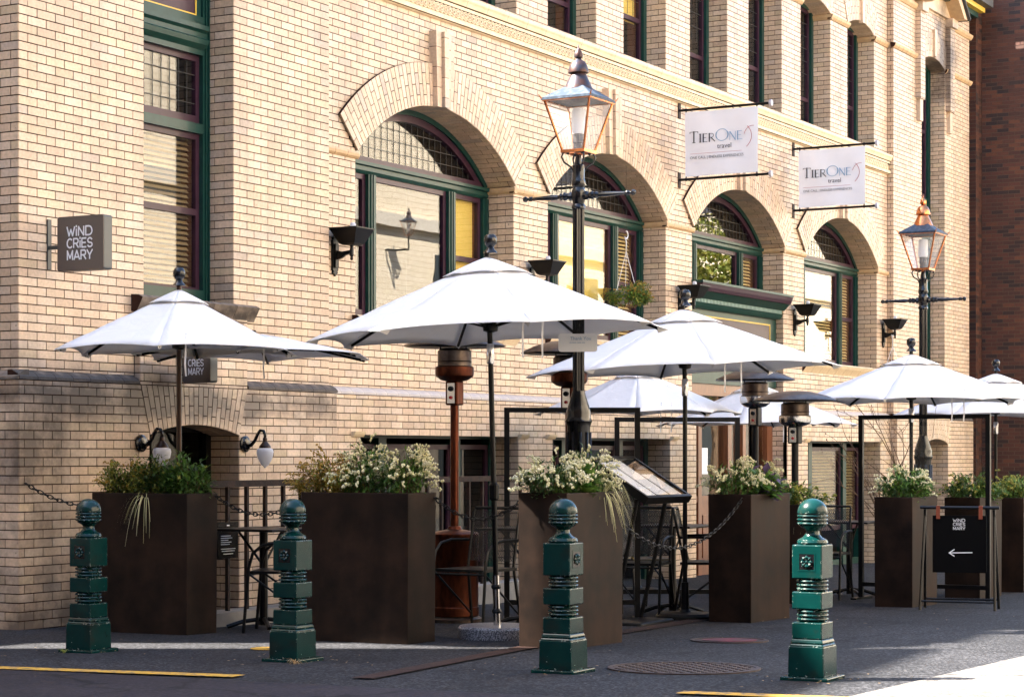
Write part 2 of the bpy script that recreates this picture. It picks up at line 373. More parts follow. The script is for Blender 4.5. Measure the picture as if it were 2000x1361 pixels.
def bollardm():
    m, t, b = nodes('chipped_green_gloss')
    g = t.nodes.new('ShaderNodeTexCoord'); ge = t.nodes.new('ShaderNodeNewGeometry')
    n = t.nodes.new('ShaderNodeTexNoise'); n.inputs['Scale'].default_value = 16; n.inputs['Detail'].default_value = 5; L(t, g.outputs['Object'], n.inputs['Vector'])
    base = mix(t, n.outputs[0], (.0006,.0155,.0145), (.0014,.028,.0255))
    bv = t.nodes.new('ShaderNodeBevel'); bv.inputs['Radius'].default_value = .006; bv.samples = 4
    vm = t.nodes.new('ShaderNodeVectorMath'); vm.operation = 'DOT_PRODUCT'; L(t, bv.outputs[0], vm.inputs[0]); L(t, ge.outputs['True Normal'], vm.inputs[1])
    ed = t.nodes.new('ShaderNodeMapRange'); ed.inputs[1].default_value = .985; ed.inputs[2].default_value = .93; L(t, vm.outputs['Value'], ed.inputs[0])
    n2 = t.nodes.new('ShaderNodeTexNoise'); n2.inputs['Scale'].default_value = 55; n2.inputs['Detail'].default_value = 2; L(t, g.outputs['Object'], n2.inputs['Vector'])
    chip = t.nodes.new('ShaderNodeMapRange'); chip.inputs[1].default_value = .60; chip.inputs[2].default_value = .65; L(t, n2.outputs[0], chip.inputs[0])
    n3 = t.nodes.new('ShaderNodeMapRange'); n3.inputs[1].default_value = .755; n3.inputs[2].default_value = .77; L(t, n2.outputs[0], n3.inputs[0])
    k = math_(t, 'MAXIMUM', math_(t, 'MULTIPLY', ed.outputs[0], chip.outputs[0]), n3.outputs[0], True)
    ng = t.nodes.new('ShaderNodeTexNoise'); ng.inputs['Scale'].default_value = 7; ng.inputs['Detail'].default_value = 6; L(t, ge.outputs['Position'], ng.inputs['Vector'])
    gm_ = t.nodes.new('ShaderNodeMapRange'); gm_.inputs[1].default_value = .56; gm_.inputs[2].default_value = .72; gm_.inputs[4].default_value = .6; L(t, ng.outputs[0], gm_.inputs[0])
    base = mix(t, gm_.outputs[0], base, (.014,.011,.008))
    L(t, mix(t, k, base, (.34,.38,.34)), b.inputs['Base Color'])
    b.inputs['Roughness'].default_value = .22; b.inputs['Specular IOR Level'].default_value = .22; b.inputs['Coat Weight'].default_value = .12; b.inputs['Coat Roughness'].default_value = .12
    bp = t.nodes.new('ShaderNodeBump'); bp.inputs['Strength'].default_value = .12; bp.inputs['Distance'].default_value = .01; L(t, n.outputs[0], bp.inputs['Height']); L(t, bp.outputs[0], b.inputs['Normal'])
    return m
M['bollard'] = bollardm()
def groundm(name, a, b_, c, agg=90, rough=.85, bmp=.5):
    m, t, b = nodes(name); tc = t.nodes.new('ShaderNodeTexCoord')
    v = t.nodes.new('ShaderNodeTexVoronoi'); v.inputs['Scale'].default_value = agg; L(t, tc.outputs['Object'], v.inputs['Vector'])
    sep = t.nodes.new('ShaderNodeSeparateColor'); L(t, v.outputs['Color'], sep.inputs[0])
    cr = t.nodes.new('ShaderNodeValToRGB'); e = cr.color_ramp.elements; e[0].color = (*a, 1); e[1].color = (*c, 1); e.new(.6).color = (*b_, 1)
    L(t, sep.outputs[0], cr.inputs[0])
    n = t.nodes.new('ShaderNodeTexNoise'); n.inputs['Scale'].default_value = 1.1; n.inputs['Detail'].default_value = 6; L(t, tc.outputs['Object'], n.inputs['Vector'])
    mr = t.nodes.new('ShaderNodeMapRange'); mr.inputs[1].default_value = .3; mr.inputs[2].default_value = .7; mr.inputs[3].default_value = .75; mr.inputs[4].default_value = 1.25; L(t, n.outputs[0], mr.inputs[0])
    gcol = mix(t, 1.0, cr.outputs[0], mr.outputs[0], 'MULTIPLY')
    wn = t.nodes.new('ShaderNodeTexNoise'); wn.inputs['Scale'].default_value = 2.5; wn.inputs['Detail'].default_value = 4; L(t, tc.outputs['Object'], wn.inputs['Vector'])
    wv = mix(t, .35, tc.outputs['Object'], wn.outputs['Color'])
    ck = t.nodes.new('ShaderNodeTexVoronoi'); ck.feature = 'DISTANCE_TO_EDGE'; ck.inputs['Scale'].default_value = .75; L(t, wv, ck.inputs['Vector'])
    cm = t.nodes.new('ShaderNodeMapRange'); cm.inputs[1].default_value = .004; cm.inputs[2].default_value = .011; cm.inputs[3].default_value = .35; cm.inputs[4].default_value = 1.0; L(t, ck.outputs['Distance'], cm.inputs[0])
    gcol = mix(t, 1.0, gcol, cm.outputs[0], 'MULTIPLY')
    L(t, gcol, b.inputs['Base Color'])
    b.inputs['Roughness'].default_value = rough; b.inputs['Specular IOR Level'].default_value = .2
    bp = t.nodes.new('ShaderNodeBump'); bp.inputs['Strength'].default_value = bmp; bp.inputs['Distance'].default_value = .004; L(t, v.outputs['Distance'], bp.inputs['Height']); L(t, bp.outputs[0], b.inputs['Normal'])
    return m
M['asphalt'] = groundm('asphalt', (.005,.005,.006), (.013,.013,.0155), (.055,.055,.061), 75)
M['road'] = groundm('road_asphalt', (.012,.0095,.013), (.018,.0145,.019), (.032,.028,.034), 60, .75, .25)
M['square'] = groundm('pale_paving', (.065,.06,.056), (.085,.08,.075), (.15,.14,.13), 60, .85, .3)
M['redstrip'] = groundm('red_brown_concrete', (.022,.010,.008), (.03,.014,.011), (.05,.027,.021), 70, .8, .3)
def linepaint():
    m, t, b = nodes('worn_yellow_paint'); tc = t.nodes.new('ShaderNodeTexCoord')
    n = t.nodes.new('ShaderNodeTexNoise'); n.inputs['Scale'].default_value = 22; n.inputs['Detail'].default_value = 6; L(t, tc.outputs['Object'], n.inputs['Vector'])
    mr = t.nodes.new('ShaderNodeMapRange'); mr.inputs[1].default_value = .52; mr.inputs[2].default_value = .62; L(t, n.outputs[0], mr.inputs[0])
    L(t, mix(t, mr.outputs[0], (.50,.27,.02), (.13,.10,.06)), b.inputs['Base Color']); b.inputs['Roughness'].default_value = .7; return m
M['linepaint'] = linepaint()
def perf():
    m, t, b = nodes('perforated_black_mesh'); tc = t.nodes.new('ShaderNodeTexCoord')
    b.inputs['Base Color'].default_value = (.014,.014,.015,1); b.inputs['Roughness'].default_value = .4
    ck = t.nodes.new('ShaderNodeTexChecker'); ck.inputs['Scale'].default_value = 95; L(t, tc.outputs['Object'], ck.inputs['Vector'])
    tr = t.nodes.new('ShaderNodeBsdfTransparent'); mx = t.nodes.new('ShaderNodeMixShader')
    L(t, math_(t, 'MULTIPLY', ck.outputs['Fac'], .75), mx.inputs[0]); L(t, b.outputs[0], mx.inputs[1]); L(t, tr.outputs[0], mx.inputs[2])
    L(t, mx.outputs[0], t.nodes['Material Output'].inputs[0]); return m
M['perf'] = perf()

# ------------------------------------------------------------------ ground
def sheet(name, m, poly, dz=0.0, label=None, thick=0):
    mb = MB(); mb.add([(x, y, gz(x, y) + dz) for x, y in poly], [tuple(range(len(poly)))])
    o = mb.build(name, m); o['kind'] = 'structure'
    if label: o['label'] = label
    return o
sheet('ground', M['asphalt'], [(-160,-160),(240,-160),(240,160),(-160,160)], 0, 'dark grey asphalt pavement around the cafe terrace')
sheet('road', M['road'], [(-60,-7.15),(-2.75,-7.15),(-2.85,-2.0),(-2.85,60),(-60,60)], .004, 'purplish grey road at the street edge')
sheet('road', M['square'], [(-60,-60),(120,-60),(120,-7.3),(-60,-7.3)], .005, 'pale sunlit paving of the open square')
def strip(p, q, wd):
    d = Vector((q[0]-p[0], q[1]-p[1])); n_ = Vector((-d.y, d.x)).normalized() * wd/2
    return [(p[0]+n_.x, p[1]+n_.y), (p[0]-n_.x, p[1]-n_.y), (q[0]-n_.x, q[1]-n_.y), (q[0]+n_.x, q[1]+n_.y)]
sheet('paved_strip', M['redstrip'], strip((-2.4,-4.66), (.1,-4.27), .14), .009, 'narrow red brown strip set in the asphalt')
sheet('paved_strip', M['redstrip'], strip((.1,-4.27), (7.5,-3.55), .16), .009, 'narrow red brown strip running under the planters')
sheet('road_marking', M['linepaint'], strip((-3.0,-1.2), (-2.62,-4.0), .15), .010, 'worn yellow kerb line at the road edge')
sheet('road_marking', M['linepaint'], strip((-2.32,-6.5), (-2.12,-8.2), .14), .010, 'worn yellow line cut off by the bottom edge')

# ------------------------------------------------------------------ the brick building
BL, BH, J = .203, .0677, .0085                  # brick module and joint
bld = empty('brick_building', (0,0,0), 'long cream glazed brick building with arched windows and terracotta cornice', 'building')
BW = MB()          # bricks kept as one mass (past the 300 nearest)
MW = MB()          # mortar bed behind them
near = []          # (u origin data) of the nearest bricks, built one by one
def rnd(): return random.uniform(.001, .999)
def brick(p4, N, d=.012, mb=None):
    mb = mb or BW; mb.cur = rnd()
    c = sum((Vector(p) for p in p4), Vector())/len(p4)
    q = []
    n = len(p4)
    for i, p in enumerate(p4):                  # shrink each brick by half a joint on every side
        p = Vector(p); a = (Vector(p4[i-1]) - p); b = (Vector(p4[(i+1)%n]) - p)
        q.append(p + a.normalized()*J/2 + b.normalized()*J/2 + Vector(N)*random.uniform(-.0006,.0010))
    mb.slab(q, N, d)
def subtract(iv, holes):
    for (h0, h1) in holes:
        out = []
        for a, b in iv:
            if h1 <= a or h0 >= b: out.append((a, b)); continue
            if h0 > a: out.append((a, h0))
            if h1 < b: out.append((h1, b))
        iv = out
    return [(a, b) for a, b in iv if b - a > .01]
def field(O, U, N, u0, u1, z0, z1, holes=lambda za, zb: [], phase=0.0, collect=None, snap=True):
    """running-bond bricks on the vertical plane through O along U (facing N)"""
    O, U, N = Vector(O), Vector(U), Vector(N)
    i0 = math.floor(z0/BH + 1e-4); i1 = math.ceil(z1/BH - 1e-4)
    for i in range(i0, i1):
        za, zb = max(z0, i*BH), min(z1, (i+1)*BH)
        if zb - za < .012: continue
        off = phase + (0 if i % 2 else BL/2)
        for (a, b) in subtract([(u0, u1)], holes(za, zb)):
            P = lambda u, z, e=0: O + U*u + Vector((0,0,z)) + N*e
            MW.add([tuple(P(a, za, -.005)), tuple(P(b, za, -.005)), tuple(P(b, zb, -.005)), tuple(P(a, zb, -.005))], [(0,1,2,3)])
            cuts = [a]; k = math.ceil((a - off)/BL + .22)
            while off + k*BL < b - .045: cuts.append(off + k*BL); k += 1
            cuts.append(b)
            for s, e in zip(cuts, cuts[1:]):
                if collect is not None and abs(zb-za-BH) < 1e-4 and collect(s, e, za):
                    near.append((P(s, za), U.copy(), N.copy(), round(e-s, 4))); continue
                brick([P(s,za), P(e,za), P(e,zb), P(s,zb)], N)
AX = [4.68 + 3.815*i for i in range(4)]; AW = 3.04
YA = .10; SPR, RISE = 4.10, .62
AR = ((AW/2)**2 + RISE**2)/(2*RISE); AZ = SPR + RISE - AR; RT = .43
A_HALF = math.asin(AW/2/AR)
SILL = 2.55
W2 = [4.74 + 1.877*k for k in range(8)]; W2W = 1.165; W2Z0, W2Z1, W2R = 5.93, 7.66, .13
PAV = [(0.0, 4.096, 1.456), (19.653, 23.586, 21.03)]; PW = 1.193
TOP = 8.75
def seg_hole(x0, wd, spring, rise, za, zb, grow=0.0):
    """interval cut out of a course by an opening with a segmental head"""
    if zb <= spring: return (x0, x0+wd)
    Rr = ((wd/2)**2 + rise**2)/(2*rise); cz = spring + rise - Rr; r = Rr + grow
    zz = max(za, spring)
    if zz >= cz + r: return None
    h = math.sqrt(max(0, r*r - (zz-cz)**2))
    if grow: h = min(h, (zz-cz)*math.tan(math.asin(wd/2/Rr)) + .012)
    return (x0+wd/2-h, x0+wd/2+h)
# --- pavilions
def pavilion(x0, x1, wx, first):
    top = 5.75 if first else TOP
    def hp(za, zb):
        h = [(wx+PW/2-(za+.63)*.2885-.004, wx+PW/2+(za+.63)*.2885+.004)] if za > 1.39 else ([(wx, wx+PW)] if zb > -.2 else [])
        return h
    def hu(za, zb):
        h = []
        if zb < 2.46: h.append((wx-.12, wx+PW+.12))
        elif first: h.append((wx, wx+PW))
        else:
            s = seg_hole(wx, PW, 7.62, .13, za, zb, .2)
            if s: h.append(s)
        return h
    col = (lambda s, e, z: z > 1.95 and s < 1.3 and z < 5.3) if first else None
    field((x0,-.06,0), (1,0,0), (0,-1,0), -.06 if first else 0, x1-x0+.04, -.9, 1.80, lambda a, b: [(h[0]-x0, h[1]-x0) for h in hp(a, b)])
    field((x0,0,0), (1,0,0), (0,-1,0), 0, x1-x0, 1.87, top, lambda a, b: [(h[0]-x0, h[1]-x0) for h in hu(a, b)], collect=col)
    # apron under the tall window
    field((wx-.12,-.06,0), (1,0,0), (0,-1,0), 0, PW+.24, 1.80, 2.44, phase=.05)
    field((wx-.12,0,0), (0,-1,0), (-1,0,0), 0, .06, 1.80, 2.44)
    # reveals of the tall window (both jambs), its head and the jambs of the basement opening
    hz = top if first else 7.62
    field((wx+PW,0,0), (0,1,0), (-1,0,0), 0, .30, 2.5, hz); field((wx,.30,0), (0,-1,0), (1,0,0), 0, .30, 2.5, hz)
    field((wx+PW,-.06,0), (0,1,0), (-1,0,0), 0, .32, -.9, 1.40); field((wx,.26,0), (0,-1,0), (1,0,0), 0, .32, -.9, 1.40)
    # splayed brick arch over the basement opening
    cx, cz = wx + PW/2, -.63; Rr = math.hypot(PW/2, 1.40 - cz); n = 21; hf = math.atan2(PW/2, 1.40-cz)
    for k in range(n):
        t0, t1 = -hf + 2*hf*k/n, -hf + 2*hf*(k+1)/n
        def P(t, r): return (cx + r*math.sin(t), -.066, cz + r*math.cos(t))
        ro = lambda t: (1.80 - cz)/math.cos(t)
        fr = [0, .5, 1] if k % 2 else [0, .25, .75, 1]
        for a, b in zip(fr, fr[1:]):
            brick([P(t0, Rr+(ro(t0)-Rr)*a), P(t1, Rr+(ro(t1)-Rr)*a), P(t1, Rr+(ro(t1)-Rr)*b), P(t0, Rr+(ro(t0)-Rr)*b)], (0,-1,0), .02)
        for ya, yb in ((-.066,.1),(.1,.26)):
            brick([(P(t0,Rr)[0], yb, P(t0,Rr)[2]), (P(t1,Rr)[0], yb, P(t1,Rr)[2]), (P(t1,Rr)[0], ya, P(t1,Rr)[2]), (P(t0,Rr)[0], ya, P(t0,Rr)[2])], (-math.sin((t0+t1)/2), 0, -math.cos((t0+t1)/2)))
        MW.add([(P(t0,Rr)[0], -.058, P(t0,Rr)[2]), (P(t1,Rr)[0], -.058, P(t1,Rr)[2]), (P(t1,ro(t1))[0], -.058, 1.8), (P(t0,ro(t0))[0], -.058, 1.8)], [(0,1,2,3)])
        MW.add([(P(t0,Rr+.006)[0], -.058, P(t0,Rr+.006)[2]), (P(t1,Rr+.006)[0], -.058, P(t1,Rr+.006)[2]), (P(t1,Rr+.006)[0], .27, P(t1,Rr+.006)[2]), (P(t0,Rr+.006)[0], .27, P(t0,Rr+.006)[2])], [(0,1,2,3)])
for i, (a, b, c) in enumerate(PAV): pavilion(a, b, c, i == 0)
# left return wall of the corner, and the narrow return of the far pavilion
field((0,1.6,0), (0,-1,0), (-1,0,0), 0, 1.6, 1.87, 5.75); field((-.06,1.6,0), (0,-1,0), (-1,0,0), 0, 1.66, -.9, 1.80)
field((19.653,YA,0), (0,-1,0), (-1,0,0), 0, .10, 1.87, TOP, phase=0.05); field((19.653,.04,0), (0,-1,0), (-1,0,0), 0, .10, -.9, 1.80, phase=.05)
# --- arcade wall
def ha(za, zb):
    h = []
    for i, x in enumerate(AX):
        if zb > SILL-.01 or i == 2:
            s = seg_hole(x, AW, SPR, RISE, za, zb, .2 if za > SPR+.02 else 0)
            if s and za < AZ + AR + .2: h.append((s[0]-4.096, s[1]-4.096))
    if zb > 5.60:
        for x in W2:
            if za > W2Z0 - .02:
                s = seg_hole(x, W2W, W2Z1, W2R, za, zb, .1 if za > W2Z1 else 0)
                if s: h.append((s[0]-4.096, s[1]-4.096))
    if za > 5.59 and zb < 5.92: h.append((-1, 99))
    return h
field((4.096,YA,0), (1,0,0), (0,-1,0), 0, 15.557, 1.87, TOP, ha)
def hb(za, zb): return [(x-4.096, x+AW-4.096) for x in AX] if zb < 1.46 else ([(AX[2]-4.096, AX[2]+AW-4.096)])
field((4.096,.04,0), (1,0,0), (0,-1,0), .04, 15.557, -.9, 1.80, hb)
MID = .45
for i, x in enumerate(AX):
    zlo = -.9 if i == 2 else SILL
    field((x+AW,YA,0), (0,1,0), (-1,0,0), 0, .35, zlo, SPR); field((x,MID,0), (0,-1,0), (1,0,0), 0, .35, zlo, SPR)
    if i != 2:
        field((x+AW,.04,0), (0,1,0), (-1,0,0), 0, .36, -.9, 1.455); field((x,.40,0), (0,-1,0), (1,0,0), 0, .36, -.9, 1.455)
    cx = x + AW/2; n = 55
    def P(t, r, y=YA-.032): return (cx + r*math.sin(t), y, AZ + r*math.cos(t))
    for k in range(n):
        t0, t1 = -A_HALF + 2*A_HALF*k/n, -A_HALF + 2*A_HALF*(k+1)/n
        fr = [0, .5, 1] if k % 2 else [0, .25, .75, 1]
        for a, b in zip(fr, fr[1:]):
            brick([P(t0,AR+RT*a), P(t1,AR+RT*a), P(t1,AR+RT*b), P(t0,AR+RT*b)], (0,-1,0), .02)
        MW.add([P(t0,AR,YA-.025), P(t1,AR,YA-.025), P(t1,AR+RT,YA-.025), P(t0,AR+RT,YA-.025)], [(0,1,2,3)])
        MW.add([P(t0,AR+RT-.004,YA-.030), P(t1,AR+RT-.004,YA-.030), P(t1,AR+RT-.004,YA+.02), P(t0,AR+RT-.004,YA+.02)], [(0,1,2,3)])
    n = 48
    for k in range(n):                           # soffit
        t0, t1 = -A_HALF + 2*A_HALF*k/n, -A_HALF + 2*A_HALF*(k+1)/n
        ys = [YA-.032, .15, MID] if k % 2 else [YA-.032, .25, MID]
        for ya, yb in zip(ys, ys[1:]):
            brick([P(t0,AR,yb), P(t1,AR,yb), P(t1,AR,ya), P(t0,AR,ya)], (-math.sin((t0+t1)/2), 0, -math.cos((t0+t1)/2)))
        MW.add([P(t0,AR+.005,YA-.027), P(t1,AR+.005,YA-.027), P(t1,AR+.005,MID+.02), P(t0,AR+.005,MID+.02)], [(0,1,2,3)])
# --- upper windows: jambs and heads
for x in W2:
    field((x+W2W,YA,0), (0,1,0), (-1,0,0), 0, .31, W2Z0, W2Z1); field((x,.41,0), (0,-1,0), (1,0,0), 0, .31, W2Z0, W2Z1)
heads = [(x, W2W, W2Z1, W2R, YA, .41) for x in W2] + [(PAV[1][2], PW, 7.62, .13, 0.0, .30)]
for (x, wd, sp, rs, yf, yb_) in heads:
    Rr = ((wd/2)**2 + rs**2)/(2*rs); cz = sp + rs - Rr; hf = math.asin(wd/2/Rr); cx = x+wd/2; n = 19
    def P(t, r, y): return (cx + r*math.sin(t), y, cz + r*math.cos(t))
    for k in range(n):
        t0, t1 = -hf + 2*hf*k/n, -hf + 2*hf*(k+1)/n
        for a, b in ((0,.2),(.2,.4)) if k % 2 else ((0,.1),(.1,.3),(.3,.4)):
            brick([P(t0,Rr+a,yf-.012), P(t1,Rr+a,yf-.012), P(t1,Rr+b,yf-.012), P(t0,Rr+b,yf-.012)], (0,-1,0), .014)
        brick([P(t0,Rr,yb_), P(t1,Rr,yb_), P(t1,Rr,yf-.012), P(t0,Rr,yf-.012)], (-math.sin((t0+t1)/2), 0, -math.cos((t0+t1)/2)))
        MW.add([P(t0,Rr,yf-.007), P(t1,Rr,yf-.007), P(t1,Rr+.4,yf-.007), P(t0,Rr+.4,yf-.007)], [(0,1,2,3)])
        MW.add([P(t0,Rr+.005,yf-.01), P(t1,Rr+.005,yf-.01), P(t1,Rr+.005,yb_+.02), P(t0,Rr+.005,yb_+.02)], [(0,1,2,3)])
wx2 = PAV[1][2]
for a in (wx2-.30, wx2+PW+.06):
    field((a,-.081,0), (1,0,0), (0,-1,0), 0, .24, 6.95, 8.36, phase=.1); field((a-.006,.0,0), (0,-1,0), (-1,0,0), 0, .081, 6.95, 8.36, phase=.1)
# --- solid body: top, back and side sheets so that no light leaks in
near.sort(key=lambda q: q[0].x)
if len(near) > 298:
    for (p, U, N, ln) in near[298:]:
        Z = Vector((0,0,BH)); brick([p, p+U*ln, p+U*ln+Z, p+Z], N)
    near = near[:298]
shared = {}
for (p, U, N, ln) in near:
    ln = round(ln, 3)
    if ln not in shared:
        mb = MB(); h = J/2
        mb.slab([(h,0,h),(ln-h,0,h),(ln-h,0,BH-h),(h,0,BH-h)], (0,-1,0), .012)
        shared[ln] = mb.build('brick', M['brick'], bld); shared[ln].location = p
        continue
    inst(shared[ln], p + Vector((0, random.uniform(-.0008,.0008), 0)), 'brick')
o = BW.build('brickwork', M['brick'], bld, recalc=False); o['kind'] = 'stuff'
MW.build('mortar_bed', M['mortar'], bld, recalc=False)
mb = MB()
mb.box(.02, 23.56, .62, 14, 8.72, 8.9)                            # roof deck
mb.box(.02, .30, 1.6, 14, -.6, 8.72); mb.box(23.3, 23.56, .5, 14, -.6, 8.72); mb.box(.02, 23.56, 13.8, 14, -.6, 8.72)
mb.box(.02, .25, .35, 1.6, 5.6, 8.72)
mb.box(.012, 1.45, .012, .4, 5.74, 8.72); mb.box(2.66, 4.09, .012, .4, 5.74, 8.72)
mb.build('wall_core', M['tanmould'], bld)
mb = MB(); mb.box(.3, 23.3, 1.6, 1.7, -.6, 8.7)
for z in (1.75, 5.55): mb.box(.05, 23.3, .5, 1.6, z, z+.12)
for xx in (4.0, 7.95, 11.8, 15.6, 19.5): mb.box(xx, xx+.2, .5, 1.6, -.6, 8.7)
mb.build('interior', M['interior'], bld)

# --- mouldings
def run(name, m, prof, x0, x1, step, jitter=0):
    """blocks of a moulding: profile in (y, z), extruded along X"""
    n = max(1, round((x1-x0)/step)); st = (x1-x0)/n
    mb = MB(); mb.prism(prof, 'x', .0025, st-.0025)
    first = mb.build(name, m, bld, loc=(x0,0,0))
    for k in range(1, n): inst(first, (x0+k*st, 0, 0), name)
    mb = MB(); mb.prism([(y+.004, z+(.003 if z == min(p[1] for p in prof) else -.004)) for y, z in prof], 'x', x0+.001, x1-.001)
    mb.build(name + '_joint', M['mortar'], bld)
wt = lambda y: [(y-.068, 1.803), (y-.068, 1.825), (y-.045, 1.848), (y+.01, 1.876), (y+.05, 1.876), (y+.05, 1.803)]
run('water_table', M['soot'], wt(0), -.06, 1.33, .2); run('water_table', M['soot'], wt(0), 2.775, 4.14, .2)
run('water_table', M['greymould'], wt(YA), 4.14, AX[2]-.02, .2); run('water_table', M['greymould'], wt(YA), AX[2]+AW+.02, 19.65, .2)
run('water_table', M['soot'], wt(0), 19.62, 20.9, .2); run('water_table', M['soot'], wt(0), 22.36, 23.6, .2)
mb = MB(); mb.prism([(-.068,1.803),(-.068,1.825),(-.045,1.848),(.01,1.876),(.05,1.876),(.05,1.803)], 'y', -.06, 1.6); mb.build('water_table_return', M['soot'], bld)
cor = [(YA+.05,5.60),(YA-.02,5.60),(YA-.055,5.618),(YA-.06,5.655),(YA-.03,5.672),(YA-.02,5.672),(YA-.02,5.765),(YA-.048,5.77),(YA-.052,5.80),(YA-.066,5.81),(YA-.078,5.845),(YA-.092,5.868),(YA-.095,5.89),(YA-.09,5.90),(YA+.05,5.935)]
run('cornice_block', M['terra'], cor, 4.10, 19.65, .42)
mb = MB(); mb.box(4.1, 19.65, YA+.045, .40, 5.85, 5.936); mb.build('upper_sill', M['terra'], bld)
mb = MB(); k = 0; xx = 4.14
while xx < 19.6:                                 # interlaced scroll band in the cornice
    for rr, yy in ((.043, -.034), (.022, -.036)):
        pts = [(xx + rr*math.cos(a), YA+yy, 5.719 + rr*math.sin(a)) for a in [2*math.pi*j/12 for j in range(12)]]
        mb.tube(pts, .0095, 5, closed=True)
    mb.lathe([(.0, -.012), (.012, -.006), (.012, .006)], 6, (xx, YA-.022, 5.719), axis='y')
    xx += .0785
o = mb.build('scroll_band', M['terra'], bld, smooth=True); o['kind'] = 'stuff'
imp = lambda y: [(y+.03,4.025),(y-.012,4.025),(y-.03,4.045),(y-.036,4.07),(y-.03,4.09),(y+.03,4.105)]
px0 = [4.10] + [x+AW-.001 for x in AX[:3]] + [AX[3]+AW]
px1 = [AX[0]] + AX[1:] + [19.652]
for a, b in zip(px0, px1): run('impost_brick', M['tanmould'], imp(YA), a - (.03 if a > 4.2 else 0), b+.03 if b < 19 else b, .2)
for x in AX:
    mb = MB(); mb.prism([(x+AW+.03,4.025),(x+AW-.012,4.025),(x+AW-.03,4.045),(x+AW-.036,4.07),(x+AW-.03,4.09),(x+AW+.03,4.105)], 'y', YA-.03, MID)
    mb.build('impost_return', M['tanmould'], bld)
imp2 = lambda y: [(y+.03,7.585),(y-.012,7.585),(y-.04,7.62),(y-.05,7.655),(y+.03,7.675)]
q0 = [4.10] + [x+W2W for x in W2]; q1 = W2 + [19.652]
for a, b in zip(q0, q1): run('upper_impost', M['tanmould'], imp2(YA), a-(.03 if a > 4.2 else 0), b+.03 if b < 19 else b, .21)
for x in W2:
    mb = MB(); mb.prism([(x+W2W+.02,7.585),(x+W2W-.012,7.585),(x+W2W-.035,7.62),(x+W2W-.04,7.655),(x+W2W+.02,7.675)], 'y', YA-.03, .41)
    mb.build('impost_return', M['tanmould'], bld)
wx2 = PAV[1][2]
run('upper_impost', M['tanmould'], imp2(0), 19.62, wx2-.02, .21); run('upper_impost', M['tanmould'], imp2(0), wx2+PW+.02, 23.64, .21)
band = lambda y: [(y+.03,8.37),(y-.02,8.37),(y-.05,8.41),(y-.06,8.45),(y+.03,8.475)]
run('string_course', M['tanmould'], band(YA), 4.1, 19.652, .25); run('string_course', M['tanmould'], band(0), 19.62, wx2-.3, .25); run('string_course', M['tanmould'], band(0), wx2+PW+.3, 23.64, .25)
# keystones
for x in AX:
    cx = x+AW/2
    for k, (a, b, y) in enumerate(((-.20,-.10,.015),(-.095,-.005,-.02),(.0,.095,.015),(.10,.2,.04))):
        z = AZ+AR-.015; zz = [0] + [q for q in ((.10,.30,.50,.70) if k % 2 else (.20,.40,.60)) ] + [.76]
        for z_a, z_b in zip(zz, zz[1:]):
            f0, f1 = .85+.15*z_a/.76, .85+.15*z_b/.76
            mb = MB(); mb.prism([(cx+a*f0, z+z_a+.003), (cx+b*f0, z+z_a+.003), (cx+b*f1, z+z_b-.003), (cx+a*f1, z+z_b-.003)], 'y', y, YA+.02)
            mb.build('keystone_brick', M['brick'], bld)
        mb = MB(); mb.prism([(cx+a*.85+.002, z+.004), (cx+b*.85-.002, z+.004), (cx+b-.002, z+.756), (cx+a+.002, z+.756)], 'y', y+.006, YA+.02); mb.build('keystone_joint', M['mortar'], bld)
for x in W2[4:] + [wx2]:
    cx = x+(W2W if x != wx2 else PW)/2; yb = YA if x != wx2 else 0
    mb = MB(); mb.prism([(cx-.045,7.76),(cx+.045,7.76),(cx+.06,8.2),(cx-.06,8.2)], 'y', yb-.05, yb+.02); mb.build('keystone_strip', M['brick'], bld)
# sills
for i, x in enumerate(AX):
    if i == 2: continue
    run('window_sill', M['terra'], [(YA-.07,2.49),(YA-.09,2.53),(YA-.06,2.553),(.44,2.575),(.44,2.47),(YA+.0,2.40),(YA-.03,2.44)], x-.06, x+AW+.06, .31)
for wx in (PAV[0][2], wx2):
    run('window_sill', M['soot'], [(-.10,2.46),(-.12,2.50),(-.08,2.52),(.30,2.545),(.30,2.43),(-.055,2.38),(-.07,2.41)], wx-.16, wx+PW+.22, .3)
# gabled hood on the far pavilion
for a in (wx2-.30, wx2+PW+.06):
    g = MB(); g.box(a, a+.24, -.073, .01, 6.95, 8.36); g.box(a+.05, a+.19, -.06, .01, 6.6, 6.95); g.box(a-.03, a+.27, -.13, .01, 8.36, 8.5)
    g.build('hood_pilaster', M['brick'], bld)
g = MB(); cxh = wx2+PW/2
g.prism([(wx2-.36,8.5),(cxh,9.35),(wx2+PW+.36,8.5),(wx2+PW+.2,8.5),(cxh,9.12),(wx2-.2,8.5)], 'y', -.28, .02); g.build('hood_gable', M['tanmould'], bld)
g = MB(); g.prism([(wx2-.42,8.5),(wx2-.42,8.54),(cxh,9.46),(wx2+PW+.42,8.54),(wx2+PW+.42,8.5),(cxh,9.37)], 'y', -.32, .02); g.build('hood_roof', M['roofing'], bld)
g = MB(); g.prism([(wx2-.2,8.5),(cxh,9.12),(wx2+PW+.2,8.5)], 'y', -.05, .0); g.build('hood_panel', M['brick'], bld)
# eaves
g = MB(); g.box(4.1, 19.6, -.06, .62, 8.75, 8.86); g.box(19.6, 23.66, -.14, .62, 8.75, 8.84); g.build('eaves_board', M['green'], bld)
g = MB(); g.box(4.1, 19.6, -.16, .62, 8.862, 8.93); g.box(19.6, 23.72, -.24, .62, 8.842, 8.92); g.build('eaves_moulding', M['yellowline'], bld)
g = MB(); g.box(-.2, 23.8, -.36, 1.0, 8.932, 9.25); g.build('eaves_gutter', M['roofing'], bld)

